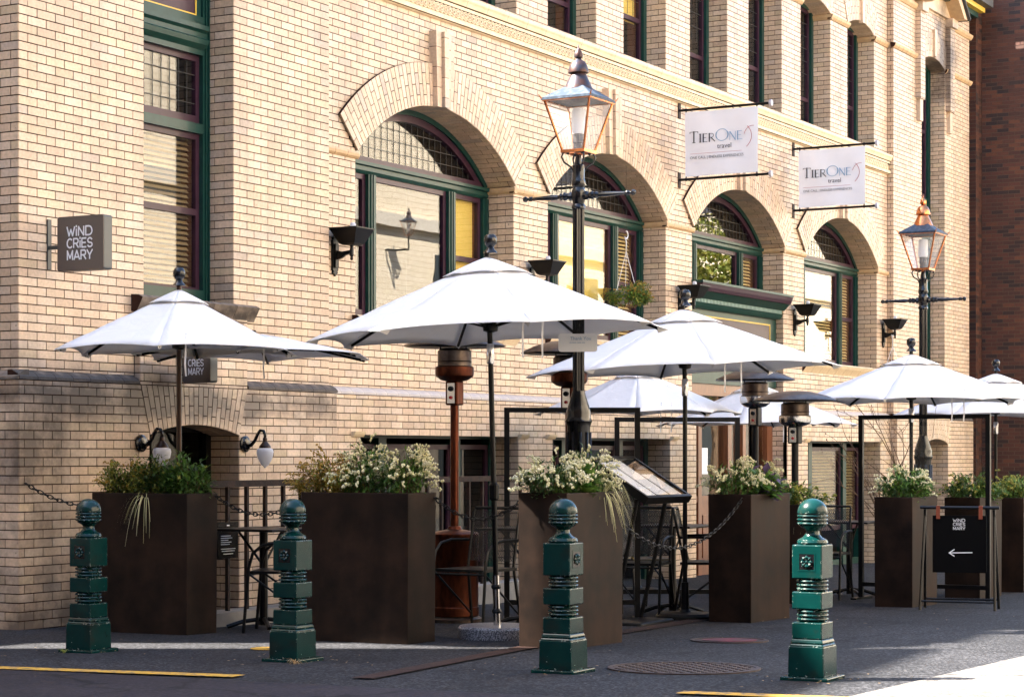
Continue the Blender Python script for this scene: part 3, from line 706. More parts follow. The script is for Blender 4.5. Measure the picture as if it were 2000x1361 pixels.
# --- windows
def rect_frame(mb, x0, x1, z0, z1, wd, y0, y1, wb=None):
    wb = wb or wd
    mb.box(x0, x0+wd, y0, y1, z0, z1); mb.box(x1-wd, x1, y0, y1, z0, z1)
    mb.box(x0+wd, x1-wd, y0, y1, z1-wd, z1); mb.box(x0+wd, x1-wd, y0, y1, z0, z0+wb)
def slats(mb, x0, x1, z0, z1, y, st=.045):
    z = z0
    while z < z1: mb.add([(x0,y-.012,z),(x1,y-.012,z),(x1,y+.012,z+.030),(x0,y+.012,z+.030)], [(0,1,2,3)]); z += st
def sash(win, x0, x1, z0, z1, y, meet=None, blind=None, drop=0, gm='glass'):
    s = MB(); rect_frame(s, x0, x1, z0, z1, .05, y, y+.045, .07)
    if meet: s.box(x0+.05, x1-.05, y-.004, y+.04, meet-.025, meet+.03)
    s.build('sash', M['purple'], win)
    p = MB(); p.box(x0+.045, x1-.045, y+.02, y+.026, z0+.05, z1-.045); p.build('pane', M[gm], win)
    if blind == 'shade': b = MB(); b.box(x0+.05, x1-.05, y+.07, y+.073, z0+drop, z1-.04); b.build('blind', M['blind'], win)
    elif blind in ('slat', 'darkslat'): b = MB(); slats(b, x0+.05, x1-.05, z0+.07+drop, z1-.05, y+.085); b.build('blind', M[blind], win)['kind'] = 'stuff'
    if blind:
        s2 = MB(); s2.box(x1-.05, x1-.012, y+.05, y+.16, z0, z1); s2.build('inner_casing', M['wood'], win)
def lead_grid(win, inside, x0, x1, z0, z1, y, sx, sz):
    g = MB(); nx = round((x1-x0)/sx); nz = round((z1-z0)/sz)
    for k in range(1, nx):
        x = x0+(x1-x0)*k/nx; a, b = inside(x)
        if b - a > .02: g.box(x-.0028, x+.0028, y+.002, y+.0065, a, b)
    for k in range(1, nz):
        z = z0+(z1-z0)*k/nz
        xs = [x0+(x1-x0)*j/200 for j in range(201) if inside(x0+(x1-x0)*j/200)[1] > z]
        if xs: g.box(xs[0], xs[-1], y+.0015, y+.0065, z-.0028, z+.0028)
    g.build('leading', M['lead'], win)['kind'] = 'stuff'
def arch_window(i, x):
    win = bpy.data.objects.new('arched_window', None); COL.objects.link(win); win.parent = bld
    y = MID; cx = x+AW/2; n = 40
    def ring(name, m, r0, r1, ya, yb):
        mb = MB()
        for k in range(n):
            t0, t1 = -A_HALF*.985 + 2*A_HALF*.985*k/n, -A_HALF*.985 + 2*A_HALF*.985*(k+1)/n
            P = lambda t, r, yy: (cx+r*math.sin(t), yy, AZ+r*math.cos(t))
            vs_ = [P(t0,r0,ya),P(t1,r0,ya),P(t1,r1,ya),P(t0,r1,ya),P(t0,r0,yb),P(t1,r0,yb)]
            mb.add(vs_, [(0,1,2,3),(0,4,5,1)])
        mb.build(name, m, win, recalc=False)
    ring('arched_frame', M['green'], AR-.055, AR+.03, y-.04, y+.05); ring('arched_sash', M['purple'], AR-.125, AR-.05, y-.015, y+.05)
    r = AR-.115; zt = 4.145
    f = MB(); t0 = math.acos((zt-AZ)/r)
    pts = [(cx+r*math.sin(t), AZ+r*math.cos(t)) for t in [-t0+2*t0*k/32 for k in range(33)]]
    f.prism(pts[::-1], 'y', y+.02, y+.026); f.build('fanlight_pane', M['glass'], win)
    ins = lambda xx: (zt, AZ+math.sqrt(max(0, r*r-(xx-cx)**2)))
    lead_grid(win, ins, cx-r*math.sin(t0), cx+r*math.sin(t0), zt, AZ+r, y+.013, .115, .115)
    tb = MB(); tb.box(x, x+AW, y-.02, y+.05, 4.095, 4.15); tb.build('transom_sash', M['purple'], win)
    tb = MB(); tb.prism([(y-.075,4.092),(y-.075,4.06),(y-.045,4.05),(y-.045,4.01),(y-.02,3.98),(y+.05,3.98),(y+.05,4.092)], 'x', x, x+AW); tb.build('transom', M['green'], win)
    zb = 3.45 if i == 2 else 2.585
    for a, b in ((0,.115),(.69,.825),(2.215,2.35),(2.925,AW)):
        fr = MB(); fr.box(x+a, x+b, y-.045, y+.05, zb, 3.98)
        for q in (.3,.6): fr.box(x+a+(b-a)*q-.008, x+a+(b-a)*q+.008, y-.058, y-.046, zb, 3.98)
        fr.build('mullion', M['green'], win)
    sb = [None, 'slat', 'slat', 'slat'][i]; cb = [None, 'shade', None, 'slat'][i]
    m = None if i == 2 else 3.30
    sash(win, x+.115, x+.69, zb, 3.98, y-.005, m, sb); sash(win, x+2.35, x+2.925, zb, 3.98, y-.005, m, 'shade' if i in (0,) else sb)
    sash(win, x+.825, x+2.215, zb, 3.98, y-.005, None, cb, .02 if i != 0 else .55)
for i, x in enumerate(AX): arch_window(i, x)
for k, x in enumerate(W2):
    win = bpy.data.objects.new('sash_window', None); COL.objects.link(win); win.parent = bld
    fr = MB(); rect_frame(fr, x, x+W2W, W2Z0, 7.80, .08, .36, .47); fr.build('frame', M['green'], win)
    sash(win, x+.08, x+W2W-.08, 6.02, 7.72, .40, 6.55 if k % 2 else 6.4, 'shade' if k < 4 else None, .5)
    lead_grid(win, lambda q: (6.6, 7.7), x+.12, x+W2W-.12, 6.6, 7.7, .41, .15, .2)
def tall_window(wx, z_top, lift):
    win = bpy.data.objects.new('tall_window', None); COL.objects.link(win); win.parent = bld
    y = .27
    fr = MB(); rect_frame(fr, wx, wx+PW, 2.545, z_top, .10, y-.02, y+.09)
    for a in (.03,.07): fr.box(wx+PW-a-.006, wx+PW-a+.006, y-.035, y-.021, 2.55, z_top)
    fr.prism([(y-.09,4.90),(y-.09,4.86),(y-.055,4.84),(y-.055,4.80),(y-.085,4.78),(y-.075,4.74),(y-.03,4.70),(y-.03,4.655),(y+.06,4.655),(y+.06,4.90)], 'x', wx+.1, wx+PW-.1)
    fr.box(wx+.1, wx+PW-.1, y-.02, y+.06, 3.985, 4.07); fr.box(wx+.1, wx+PW-.1, y-.03, y+.06, 4.90, 4.985)
    fr.box(wx+.1, wx+PW-.1, y+.0, y+.08, 4.985, 5.50)
    fr.build('frame', M['green'], win)
    p = MB(); p.box(wx+.2, wx+PW-.2, y-.012, y+.01, 5.0, 5.45); p.build('spandrel_panel', M['purple'], win)
    p = MB(); rect_frame(p, wx+.185, wx+PW-.185, 4.985, 5.465, .015, y-.018, y-.002); p.build('gilt_line', M['yellowline'], win)
    sash(win, wx+.10, wx+PW-.10, 4.07, 4.655, y+.02)
    lead_grid(win, lambda q: (4.12, 4.61), wx+.14, wx+PW-.14, 4.12, 4.61, y+.03, .115, .12)
    sash(win, wx+.10, wx+PW-.10, 2.60, 3.985, y+.02, 3.31, 'darkslat')
    if z_top > 6:
        sash(win, wx+.10, wx+PW-.10, 5.5, z_top-.1, y+.02, 6.6)
    else:
        pp = MB(); pp.box(wx+.1, wx+PW-.1, y+.05, y+.09, 5.4, z_top-.1); pp.build('upper_panel', M['green'], win)
tall_window(PAV[0][2], 5.75, 0); tall_window(wx2, 7.74, 1)
for j, wx in enumerate((PAV[0][2], wx2)):
    win = bpy.data.objects.new('basement_window', None); COL.objects.link(win); win.parent = bld
    fr = MB(); rect_frame(fr, wx, wx+PW, -.3, 1.5, .07, .24, .32); fr.box(wx+.07, wx+PW-.07, .24, .32, 1.05, 1.11); fr.build('frame', M['black'], win)
    p = MB(); p.box(wx+.07, wx+PW-.07, .28, .286, -.2, 1.42); p.build('pane', M['darkglass'], win)
for i, x in enumerate(AX):
    if i == 2: continue
    win = bpy.data.objects.new('basement_window', None); COL.objects.link(win); win.parent = bld
    y = .36
    fr = MB(); rect_frame(fr, x, x+AW, -.45, 1.50, .10, y-.02, y+.08)
    fr.box(x+.74, x+.88, y-.04, y+.06, -.9, 1.40); fr.box(x+2.16, x+2.30, y-.04, y+.06, -.9, 1.40); fr.build('frame', M['green'], win)
    bl = 'slat' if i == 3 else None
    sash(win, x+.1, x+.74, .1, 1.34, y, None, bl, gm='darkglass'); sash(win, x+.88, x+2.16, .1, 1.34, y, None, bl, gm='darkglass'); sash(win, x+2.30, x+AW-.1, .1, 1.34, y, None, bl, gm='darkglass')
    lt = MB(); lt.box(x-.02, x+AW+.02, .06, .44, 1.458, 1.52); lt.build('lintel', M['black'], win)
    for a in (x-.16, x+AW):
        ip = MB(); ip.prism([(.06,1.40),(.02,1.405),(-.0,1.43),(-.01,1.455),(.06,1.455)], 'x', a, a+.18); ip.build('impost_brick', M['terra'], bld)
# --- entrance under the third arch
x = AX[2]; ent = bpy.data.objects.new('entrance', None); COL.objects.link(ent); ent.parent = bld
g = MB(); g.prism([(.36,3.44),(-.06,3.43),(-.06,3.40),(.30,3.40)], 'x', x-.02, x+AW-.01); g.prism([(.3,3.10),(.14,3.10),(.12,3.13),(.10,3.17),(.3,3.17)], 'x', x+.02, x+AW-.01)
g.prism([(.3,3.22),(.08,3.22),(.03,3.27),(.0,3.30),(.3,3.30)], 'x', x+.02, x+AW-.01); g.box(x+.02, x+AW-.02, .2, .4, 2.15, 3.44)
g.build('door_cornice', M['green'], ent)
g = MB(); g.prism([(.3,3.305),(-.015,3.305),(-.035,3.35),(-.05,3.398),(.3,3.398)], 'x', x, x+AW-.01); g.build('cornice_fascia', M['purple'], ent)
g = MB(); k = x+.1
while k < x+AW-.1: g.box(k, k+.022, .085, .2, 3.172, 3.218); k += .045
g.build('dentil_course', M['dentil'], ent)['kind'] = 'stuff'
g = MB(); g.box(x+.3, x+AW-.3, .185, .21, 2.35, 3.0); g.build('frieze_panel', M['purple'], ent)
g = MB(); rect_frame(g, x+.28, x+AW-.28, 2.33, 3.02, .018, .178, .195); g.build('gilt_line', M['yellowline'], ent)
d = MB()
for a, b in ((0,.14),(.55,.66),(1.5,1.62),(2.0,2.1),(2.85,AW)): d.box(x+a, x+b, .26, .42, -.45, 2.15)
d.box(x, x+AW, .25, .42, 2.0, 2.15)
for a, b in ((.14,.55),(.66,1.5),(1.62,2.0),(2.1,2.85)): d.box(x+a, x+b, .30, .38, -.45, .62); d.box(x+a+.06, x+b-.06, .27, .30, -.1, .45); d.box(x+a, x+b, .27, .32, .62, .70)
d.build('door_frame', M['wood'], ent)
for a, b in ((.14,.55),(.66,1.5),(1.62,2.0),(2.1,2.85)):
    p = MB(); p.box(x+a, x+b, .33, .336, .70, 2.0); p.build('pane', M['glass'], ent)
for a, z in ((.22, .98), (.78, .98)):
    p = MB(); p.box(x+a, x+a+.19, .318, .322, z, z+.34); p.build('notice', M['paper'], ent)

# ------------------------------------------------------------------ neighbours
nb = empty('red_brick_building', (23.8,0,0), 'dark red brown brick building beyond the far corner', 'building')
BW2, MW2 = MB(), MB(); BWs, MWs = BW, MW; BW, MW = BW2, MW2
J = .009
field((.08,-.03,0), (1,0,0), (0,-1,0), 0, .34, -.9, 9.6); field((.08,.4,0), (0,-1,0), (-1,0,0), 0, .43, -.9, 9.6)
near = []; field((.42,-.03,0), (0,-1,0), (-1,0,0), 0, .75, -.9, 9.6, phase=.07, collect=lambda a, b, z: 3.9 < z < 8.55); field((.42,-.78,0), (1,0,0), (0,-1,0), 0, 5, -.9, 9.6)
for (p, U, N, ln) in near[300:]:
    Z = Vector((0,0,BH)); brick([p, p+U*ln, p+U*ln+Z, p+Z], N)
shared = {}
for (p, U, N, ln) in near[:300]:
    ln = round(ln, 3); h = J/2
    if ln not in shared:
        mb = MB(); mb.slab([(h,0,h),(ln-h,0,h),(ln-h,0,BH-h),(h,0,BH-h)], (0,-1,0), .012); ob = shared[ln] = mb.build('brick', M['redbrick'], nb, loc=p)
    else: ob = inst(shared[ln], p, 'brick')
    ob.rotation_euler = (0, 0, R(-90))
o = BW.build('brickwork', M['redbrick'], nb, recalc=False); o['kind'] = 'stuff'
MW.build('mortar_bed', M['palemortar'], nb, recalc=False)
mb = MB(); mb.box(.1, 14, .4, 12, -1, 9.6); mb.box(.44, 14, -.75, .4, -1, 9.6); mb.build('wall_core', M['redbrick'], nb)
mb = MB(); mb.box(-.1, 14, -.9, 12, 9.6, 9.85); mb.build('roof', M['roofing'], nb)
g = MB()
for k in range(9): g.box(.9+k*.1, .93+k*.1, -1.22, -1.19, -.6, 1.15)
g.box(.85, 1.8, -1.23, -1.18, 1.15, 1.2); g.build('iron_gate', M['black'], nb)
# unseen block added to shade the terrace, with a slit for the sun streak
fy = lambda x: 6.0 + .126*(x + 9.6)
mb = MB(); mb.prism([(-45,fy(-45)),(-5.92,fy(-5.92)),(-5.92-.563*14,20),(-45,20)], 'z', -1, 17.3)
tag(mb.build('office_building', M['reflbuild']), 'tall plain building standing behind the street corner, left part', 'building')
mb = MB(); mb.prism([(-5.36,fy(-5.36)),(-.35,fy(-.35)),(-.35,20),(-5.36,20)], 'z', -1, 17.3)
mb.box(-5.93, -5.34, fy(-5)+.1, fy(-5)+1.1, -1, 10.3); mb.box(-5.93, -5.34, fy(-5)+.1, fy(-5)+1.1, 13.9, 17.3)
tag(mb.build('office_building', M['reflbuild']), 'tall plain building standing behind the street corner, right part', 'building')
mb = MB(); mb.box(-50, -21, -60, 5.0, -3, 17)  # unseen block added to cut fill light on the left-facing reveals
tag(mb.build('warehouse_building', M['warehouse']), 'dark brick warehouse across the street behind the viewpoint', 'building')
# the sunlit row across the square (behind the camera), seen in the window glass
sb = empty('stone_building', (0,0,0), 'sunlit cream stone building across the square, seen in the windows', 'building')
mb = MB(); mb.box(-8, 95, -36, -20, 3.4, 13.5); mb.build('wall', M['masonry'], sb)
mb = MB(); mb.box(-8, 95, -36, -19.99, -3, 3.4); mb.build('plinth', M['plinthstone'], sb)  # lower storey set dark to cut bounce light near the ground
mb = MB()
for z, d in ((3.6,.25),(7.6,.2),(11.8,.5)): mb.box(-8.2, 95.2, -20.0, -20.0+d, z, z+.35)
mb.build('stone_band', M['stone'], sb)
k = 0
for xx in range(-5, 92, 9):
    for z0, z1 in ((.6,3.0),(4.6,7.0)):
        f = MB(); f.box(xx, xx+1.3, -20.02, -19.96, z0, z1)
        if k == 0: first = f.build('window', M['darkwin'], sb)
        else: f.build('window', M['darkwin'], sb)
        k += 1

# ------------------------------------------------------------------ lettering helpers
RB = [0]
def ribbon(mb, pts, wd, F):
    """flat stroke along 2-D points, mapped to 3-D by F(u, v); successive pieces lie a hair apart"""
    F0 = F; o3, u3, v3 = Vector(F0(0,0)), Vector(F0(1,0)), Vector(F0(0,1)); nn = (u3-o3).cross(v3-o3).normalized()
    for (a, b) in zip(pts, pts[1:]):
        RB[0] = (RB[0]+1) % 9; off = nn*(RB[0]*.00022)
        F = lambda u, v: tuple(Vector(F0(u, v)) + off)
        a, b = Vector(a), Vector(b); d = (b-a)
        if d.length < 1e-6: continue
        d.normalize(); n = Vector((-d.y, d.x))*wd/2; e = d*wd*.30
        mb.add([F(*(a-e-n)), F(*(b+e-n)), F(*(b+e+n)), F(*(a-e+n))], [(0,1,2,3)])
def arc(cx, cy, rx, ry, a0, a1, n=10): return [(cx+rx*math.cos(R(a0+(a1-a0)*k/n)), cy+ry*math.sin(R(a0+(a1-a0)*k/n))) for k in range(n+1)]
GLY = {   # wide rounded capitals, unit height, with their advance
 'W': ([[(0,1),(.26,0),(.5,.72),(.74,0),(1,1)]], 1.0), 'i': ([[(.08,0),(.08,.72)],[(.08,.98),(.08,1.12)]], .16),
 'N': ([[(.05,0),(.05,1),(.72,0),(.72,1)]], .78), 'D': ([[(.05,0),(.05,1),(.45,1)]+arc(.45,.5,.42,.5,90,-90)+[(.05,0)]], .92),
 'C': ([arc(.45,.5,.42,.5,50,310,16)], .82), 'R': ([[(.05,0),(.05,1),(.5,1)]+arc(.5,.73,.24,.27,90,-90)+[(.05,.46)],[(.4,.46),(.76,0)]], .8),
 'E': ([[(.68,1),(.05,1),(.05,0),(.68,0)],[(.05,.5),(.6,.5)]], .72), 'S': ([arc(.4,.74,.32,.26,20,270,10)+arc(.4,.24,.34,.24,90,-160,10)], .78),
 'M': ([[(.05,0),(.05,1),(.45,.15),(.85,1),(.85,0)]], .92), 'A': ([[(0,0),(.42,1),(.84,0)],[(.14,.26),(.7,.26)]], .86),
 'Y': ([[(0,1),(.4,.42),(.8,1)],[(.4,.42),(.4,0)]], .8)}
def wind_text(mb, F, u0, v0, width, height, wd):
    rows = ['WiND', 'CRiES', 'MARY']; rh = height/3
    for r_, row in enumerate(rows):
        adv = sum(GLY[c][1] for c in row) + .16*(len(row)-1)
        s = width/adv; u = u0; v = v0 + (2-r_)*rh
        for c in row:
            for st in GLY[c][0]: ribbon(mb, [(u+p[0]*s, v+p[1]*rh*.74) for p in st], wd, F)
            u += (GLY[c][1]+.16)*s
def text_mesh(name, txt, size, m, parent, mat4, align='LEFT'):
    cu = bpy.data.curves.new(name, 'FONT'); cu.body = txt; cu.size = size; cu.align_x = align; cu.extrude = .0005
    ob = bpy.data.objects.new('tmp', cu); COL.objects.link(ob)
    dg = bpy.context.evaluated_depsgraph_get(); me = bpy.data.meshes.new_from_object(ob.evaluated_get(dg))
    COL.objects.unlink(ob); bpy.data.objects.remove(ob)
    me.name = name; me.materials.clear(); me.materials.append(m)
    o = bpy.data.objects.new(name, me); COL.objects.link(o); o.parent = parent; o.matrix_local = mat4
    return o
def basis(o, u, v):      # matrix taking x->u, y->v
    u, v = Vector(u).normalized(), Vector(v).normalized(); n = u.cross(v)
    m = Matrix.Identity(4)
    for i, c in enumerate((u, v, n)): m[0][i], m[1][i], m[2][i] = c
    m.translation = Vector(o); return m
def rounded(u0, u1, v0, v1, r, n=5):
    p = []
    for cx, cy, a in ((u1-r,v0+r,-90),(u1-r,v1-r,0),(u0+r,v1-r,90),(u0+r,v0+r,180)): p += arc(cx, cy, r, r, a, a+90, n)
    return p
# ------------------------------------------------------------------ hanging box signs (faces look up the street, -X)
def box_sign(x, y0, y1, z0, z1, yw, label, plate=True):
    t = empty('hanging_sign', (x, yw, z0), label, 'sign')
    b = MB(); b.prism([(-(p[0]-0), p[1]) for p in rounded(-(y1-yw), -(y0-yw), 0, z1-z0, .018)], 'x', -.045, .045); b.build('sign_box', M['signgrey'], t)
    b = MB(); b.prism([(-(p[0]), p[1]) for p in rounded(-(y1-yw)-.002, -(y0-yw)+.002, -.002, z1-z0+.002, .018)], 'x', -.038, .052); b.build('sign_edge', M['signedge'], t)
    l = MB(); ww = y1-y0; h = z1-z0
    F = lambda u, v: (-.0475, -u, v)
    wind_text(l, F, -(y1-yw)+ww*.22, h*.20, ww*.55, h*.66, .0125*ww/.46); l.build('lettering', M['white'], t)
    if plate:
        b = MB(); b.box(-.02, .02, -.012, 0, .02, h-.005); b.build('wall_plate', M['signedge'], t)
        b = MB(); b.box(-.012, .012, y1-yw-.005, -.012, h*.42, h*.49); b.build('arm', M['signedge'], t)
    else:
        b = MB(); b.box(-.012, .012, y1-yw-.005, 0, h*.42, h*.49); b.build('arm', M['signedge'], t)
box_sign(.33, -.575, -.127, 2.625, 3.03, 0, 'square grey sign with white lettering on the corner pier beside the tall window')
box_sign(1.90, -.36, -.078, 1.83, 2.15, -.06, 'small grey sign with white lettering partly hidden behind the leftmost parasol')
# ------------------------------------------------------------------ banners
def banner(x, label):
    t = empty('banner_sign', (x, YA, 4.60), label, 'banner', 'travel agency banners')
    for z in (.045, .905):
        b = MB(); b.box(-.035, .035, -.012, 0, z-.10, z+.09); b.build('wall_plate', M['rust'], t)
        b = MB(); b.tube([(0,-.01,z), (0,-1.22,z)], .016, 8); b.build('pole', M['black'], t, smooth='auto')
        b = MB(); b.lathe([(.0,-.02),(.04,-.018),(.042,0),(.04,.012),(.0,.014)], 12, (0,-1.225,z), axis='y'); b.build('end_cap', M['potgrey'], t)
    b = MB(); y0, y1, z0, z1 = -.085, -1.06, .075, .88; n = 14
    for i in range(n+1):
        for k in range(n+1):
            u, v = i/n, k/n
            b.v.append((.006*math.sin(u*9+v*4)+.006*math.sin(v*7-u*3), y0+(y1-y0)*u, z0+(z1-z0)*v - .012*math.sin(math.pi*u)*(v-.5)))
    for i in range(n):
        for k in range(n): b.f.append((i*(n+1)+k, (i+1)*(n+1)+k, (i+1)*(n+1)+k+1, i*(n+1)+k+1)); b.r.append(0)
    c = b.build('cloth', M['banner'], t, smooth=True); sm = c.modifiers.new('s', 'SOLIDIFY'); sm.thickness = .0015; sm.offset = 0; sm.use_rim = False
    b = MB()
    for z in (.045, .905):
        for y in (-.10, -1.045): b.tube([(0,y,z), (0,y,z+(.035 if z < .5 else -.03))], .008, 6); b.lathe([(.019,-.012),(.022,-.006),(.022,.006),(.019,.012)], 10, (0,y,z), axis='y', cap=False)
    b.build('grommet_tie', M['black'], t)
    F = lambda u, v: (-.0165, -.085-u*.975, .075+v*.805)           # u to the right, v up
    def serif(mb, st, u, v, s, h):
        for (wd, pts) in st: ribbon(mb, [(u+p[0]*s, v+p[1]*h) for p in pts], wd, F)
    TH, TN = .017, .007
    G = {'T': [(TH,[(.5,0),(.5,1)]),(TN,[(0,.97),(1,.97)]),(TN,[(.3,.01),(.7,.01)]),(TN,[(.0,.97),(.0,.84)]),(TN,[(1,.97),(1,.84)])],
         'I': [(TH,[(.5,0),(.5,1)]),(TN,[(.15,.99),(.85,.99)]),(TN,[(.15,.01),(.85,.01)])],
         'E': [(TH,[(.15,0),(.15,1)]),(TN,[(.05,.98),(.9,.98)]),(TN,[(.15,.52),(.7,.52)]),(TN,[(.05,.02),(.95,.02)])],
         'R': [(TH,[(.15,0),(.15,1)]),(TN,[(.05,.98),(.5,.98)]+arc(.5,.75,.3,.24,90,-90)+[(.15,.51)]),(.013,[(.4,.5),(1.0,.0)])],
         'O': [(.010, arc(.5,.5,.5,.5,0,360,24)),(TH, arc(.5,.5,.5,.5,150,210,4)),(TH, arc(.5,.5,.5,.5,-30,30,4))],
         'N': [(TN,[(.1,0),(.1,1)]),(.015,[(.1,1),(.9,0)]),(TN,[(.9,0),(.9,1)])]}
    b = MB(); serif(b, G['T'], .075, .515, .11, .17); serif(b, G['I'], .195, .515, .045, .125); serif(b, G['E'], .25, .515, .07, .125); serif(b, G['R'], .33, .515, .09, .125); b.build('lettering', M['inkdark'], t)
    b = MB(); serif(b, G['O'], .435, .515, .165, .18); serif(b, G['N'], .615, .515, .095, .13); serif(b, G['E'], .72, .515, .075, .13); b.build('lettering', M['inkblue'], t)
    b = MB(); ribbon(b, [(.075,.345),(.785,.345)], .004, F); ribbon(b, arc(.60,.56,.32,.26,-38,35,12), .007, F); ribbon(b, arc(.93,.55,.115,.16,80,165,8), .006, F); b.build('emblem', M['inkred'], t)
    text_mesh('lettering', 'travel', .085, M['inkdark'], t, basis((-.0165,-.085-.975*.45,.075+.805*.405), (0,-1.25,0), (0,0,1)))
    o = text_mesh('lettering', 'ONE CALL | ENDLESS EXPERIENCES', .0455, M['inkdark'], t, basis((-.0165,-.085-.975*.075,.075+.805*.265), (0,-1,0), (0,0,1)))
banner(11.918, 'white travel banner on two poles above the second and third arches')
banner(15.713, 'white travel banner on two poles nearer the far pavilion')
# ------------------------------------------------------------------ wall torch lamps
def torch(x, label):
    t = empty('torch_lamp', (x, YA, 2.89), label, 'wall lamp', 'torch lamps on the piers')
    b = MB(); b.prism([(-.045,.06),(-.045,.33),(-.03,.34),(-.035,.36),(0,.385),(.035,.36),(.03,.34),(.045,.33),(.045,.06),(.03,.045),(.04,.03),(.02,.025),(0,0),(-.02,.025),(-.04,.03),(-.03,.045)], 'y', -.022, 0)
    b.prism([(-.025,.08),(-.025,.30),(.025,.30),(.025,.08)], 'y', -.04, -.02); b.build('back_plate', M['black'], t)
    b = MB(); b.prism([(-.03,.15),(-.03,.24),(-.10,.225),(-.185,.235),(-.185,.205),(-.13,.19),(-.09,.165)], 'x', -.014, .014); b.build('bracket_arm', M['black'], t)
    b = MB(); b.lathe([(.0,.14),(.012,.145),(.016,.16),(.011,.175),(.02,.185),(.02,.24),(.014,.26),(.022,.285)], 10, (0,-.20,0)); b.build('socket', M['black'], t, smooth='auto')
    b = MB(); b.tbox(0, -.20, .17, .30, .295, .425); b.tbox(0, -.20, .12, .17, .28, .295); b.tbox(0, -.20, .312, .312, .425, .437); b.build('bowl', M['black'], t)
    b = MB(); b.lathe([(.02,.437),(.028,.45),(.028,.475),(.02,.49)], 8, (.02,-.2,0)); b.build('bulb', M['frost'], t, smooth=True)
for x, l in ((4.318,'black torch lamp at the left edge of the first arched window'), (8.11,'black torch lamp between the first and second arches'), (11.93,'black torch lamp behind the finial of the parasol by the entrance'),
             (15.752,'black torch lamp right of the entrance cornice'), (19.44,'black torch lamp right of the last arch with a white hook on it')): torch(x, l)
# ------------------------------------------------------------------ swan-neck globe lamps
def globe(x, label):
    t = empty('swan_neck_lamp', (x, -.066, 1.33), label, 'wall lamp', 'swan neck lamps by the basement arch')
    b = MB(); b.lathe([(.07,-.0),(.07,-.012),(.055,-.02),(.05,-.03),(.03,-.036),(.0,-.038)], 16, (0,0,0), axis='y'); b.build('wall_rose', M['iron'], t, smooth='auto')
    pts = [(0,-.03,-.02),(0,-.07,-.01),(0,-.11,.03),(0,-.135,.08),(0,-.165,.115),(0,-.20,.11),(0,-.215,.075),(0,-.215,.05)]
    b = MB(); b.tube(pts, .016, 8, .012); b.build('swan_neck', M['iron'], t, smooth=True)
    b = MB(); b.lathe([(.014,.055),(.02,.045),(.018,.02),(.035,.0),(.05,-.02),(.052,-.035)], 14, (0,-.215,0)); b.build('gallery', M['bronze'], t, smooth='auto')
    b = MB(); b.lathe([(.045,-.033),(.068,-.045),(.074,-.07),(.066,-.11),(.05,-.15),(.03,-.18),(.012,-.195),(.008,-.205)], 16, (0,-.215,0)); b.build('glass_shade', M['frost'], t, smooth=True)
globe(2.72, 'black swan neck lamp with white glass shade right of the basement arch'); globe(1.338, 'black swan neck lamp left of the basement arch behind foliage')
# ------------------------------------------------------------------ street lamps
def street_lamp(x, y, label, far=False, wall_z=None):
    t = empty('street_lamp', (x, y, gz(x, y)), label, 'street lamp', 'lantern street lamps')
    I, CO = M['iron'], M['copper']
    if wall_z is not None:                                           # the same lantern on a wall bracket
        t.location.z = wall_z - 3.5
        b = MB(); b.tube([(0,0,3.5),(0,0,3.1),(0,-.75,3.1)], .03, 8); b.build('wall_bracket', I, t)
        return lantern(t, I, CO, far)
    _post(t, I)
    return lantern(t, I, CO, far)
def _post(t, I):
    b = MB(); b.lathe([(.13,0),(.13,.12),(.11,.16),(.095,.25),(.082,.32),(.085,1.50),(.10,1.54),(.088,1.57),(.092,1.60),(.075,1.66),(.055,1.72),(.045,1.76)], 16); b.build('base_column', I, t, smooth='auto')
    b = MB(); n = 28; prof = []
    for k in range(n): rr = .043 if k % 2 else .037; prof.append((rr*math.cos(2*math.pi*k/n), rr*math.sin(2*math.pi*k/n)))
    b.prism(prof, 'z', 1.74, 3.10); b.build('fluted_shaft', I, t)
    b = MB()
    for k in range(10):
        a = 2*math.pi*k/10; b.tube([(.083*math.cos(a), .083*math.sin(a), .36), (.085*math.cos(a), .085*math.sin(a), 1.46)], .012, 6)
    b.build('fluting', I, t, smooth=True)
    b = MB(); b.lathe([(.038,3.08),(.052,3.09),(.05,3.11),(.042,3.12),(.05,3.15),(.054,3.19),(.05,3.22),(.042,3.24),(.052,3.26),(.05,3.29),(.045,3.30),(.046,3.40),(.03,3.41),(.02,3.48)], 14); b.build('collar', I, t, smooth='auto')
    b = MB()
    for s in (-1, 1): b.lathe([(.03,s*.04),(.032,s*.07),(.02,s*.085),(.026,s*.10),(.03,s*.115),(.022,s*.13),(.027,s*.145),(.016,s*.165),(.021,s*.20),(.011,s*.38),(.018,s*.39),(.018,s*.405),(.010,s*.42),(.022,s*.44),(.018,s*.455),(.0,s*.465)], 10, (0,0,3.18), axis='y')
    b.build('ladder_bar', I, t, smooth='auto')
    for k in range(4):
        a = R(45+90*k); c, s = math.cos(a), math.sin(a); b = MB()
        pts = [(.03,3.34),(.06,3.39),(.11,3.42),(.13,3.46),(.115,3.49),(.085,3.50)]
        b.tube([(r_*c, r_*s, z) for r_, z in pts], .007, 6); b.lathe([(0,-.014),(.012,-.008),(.012,.008),(0,.014)], 8, (.082*c,.082*s,3.49)); b.build('scroll_bracket', I, t, smooth=True)
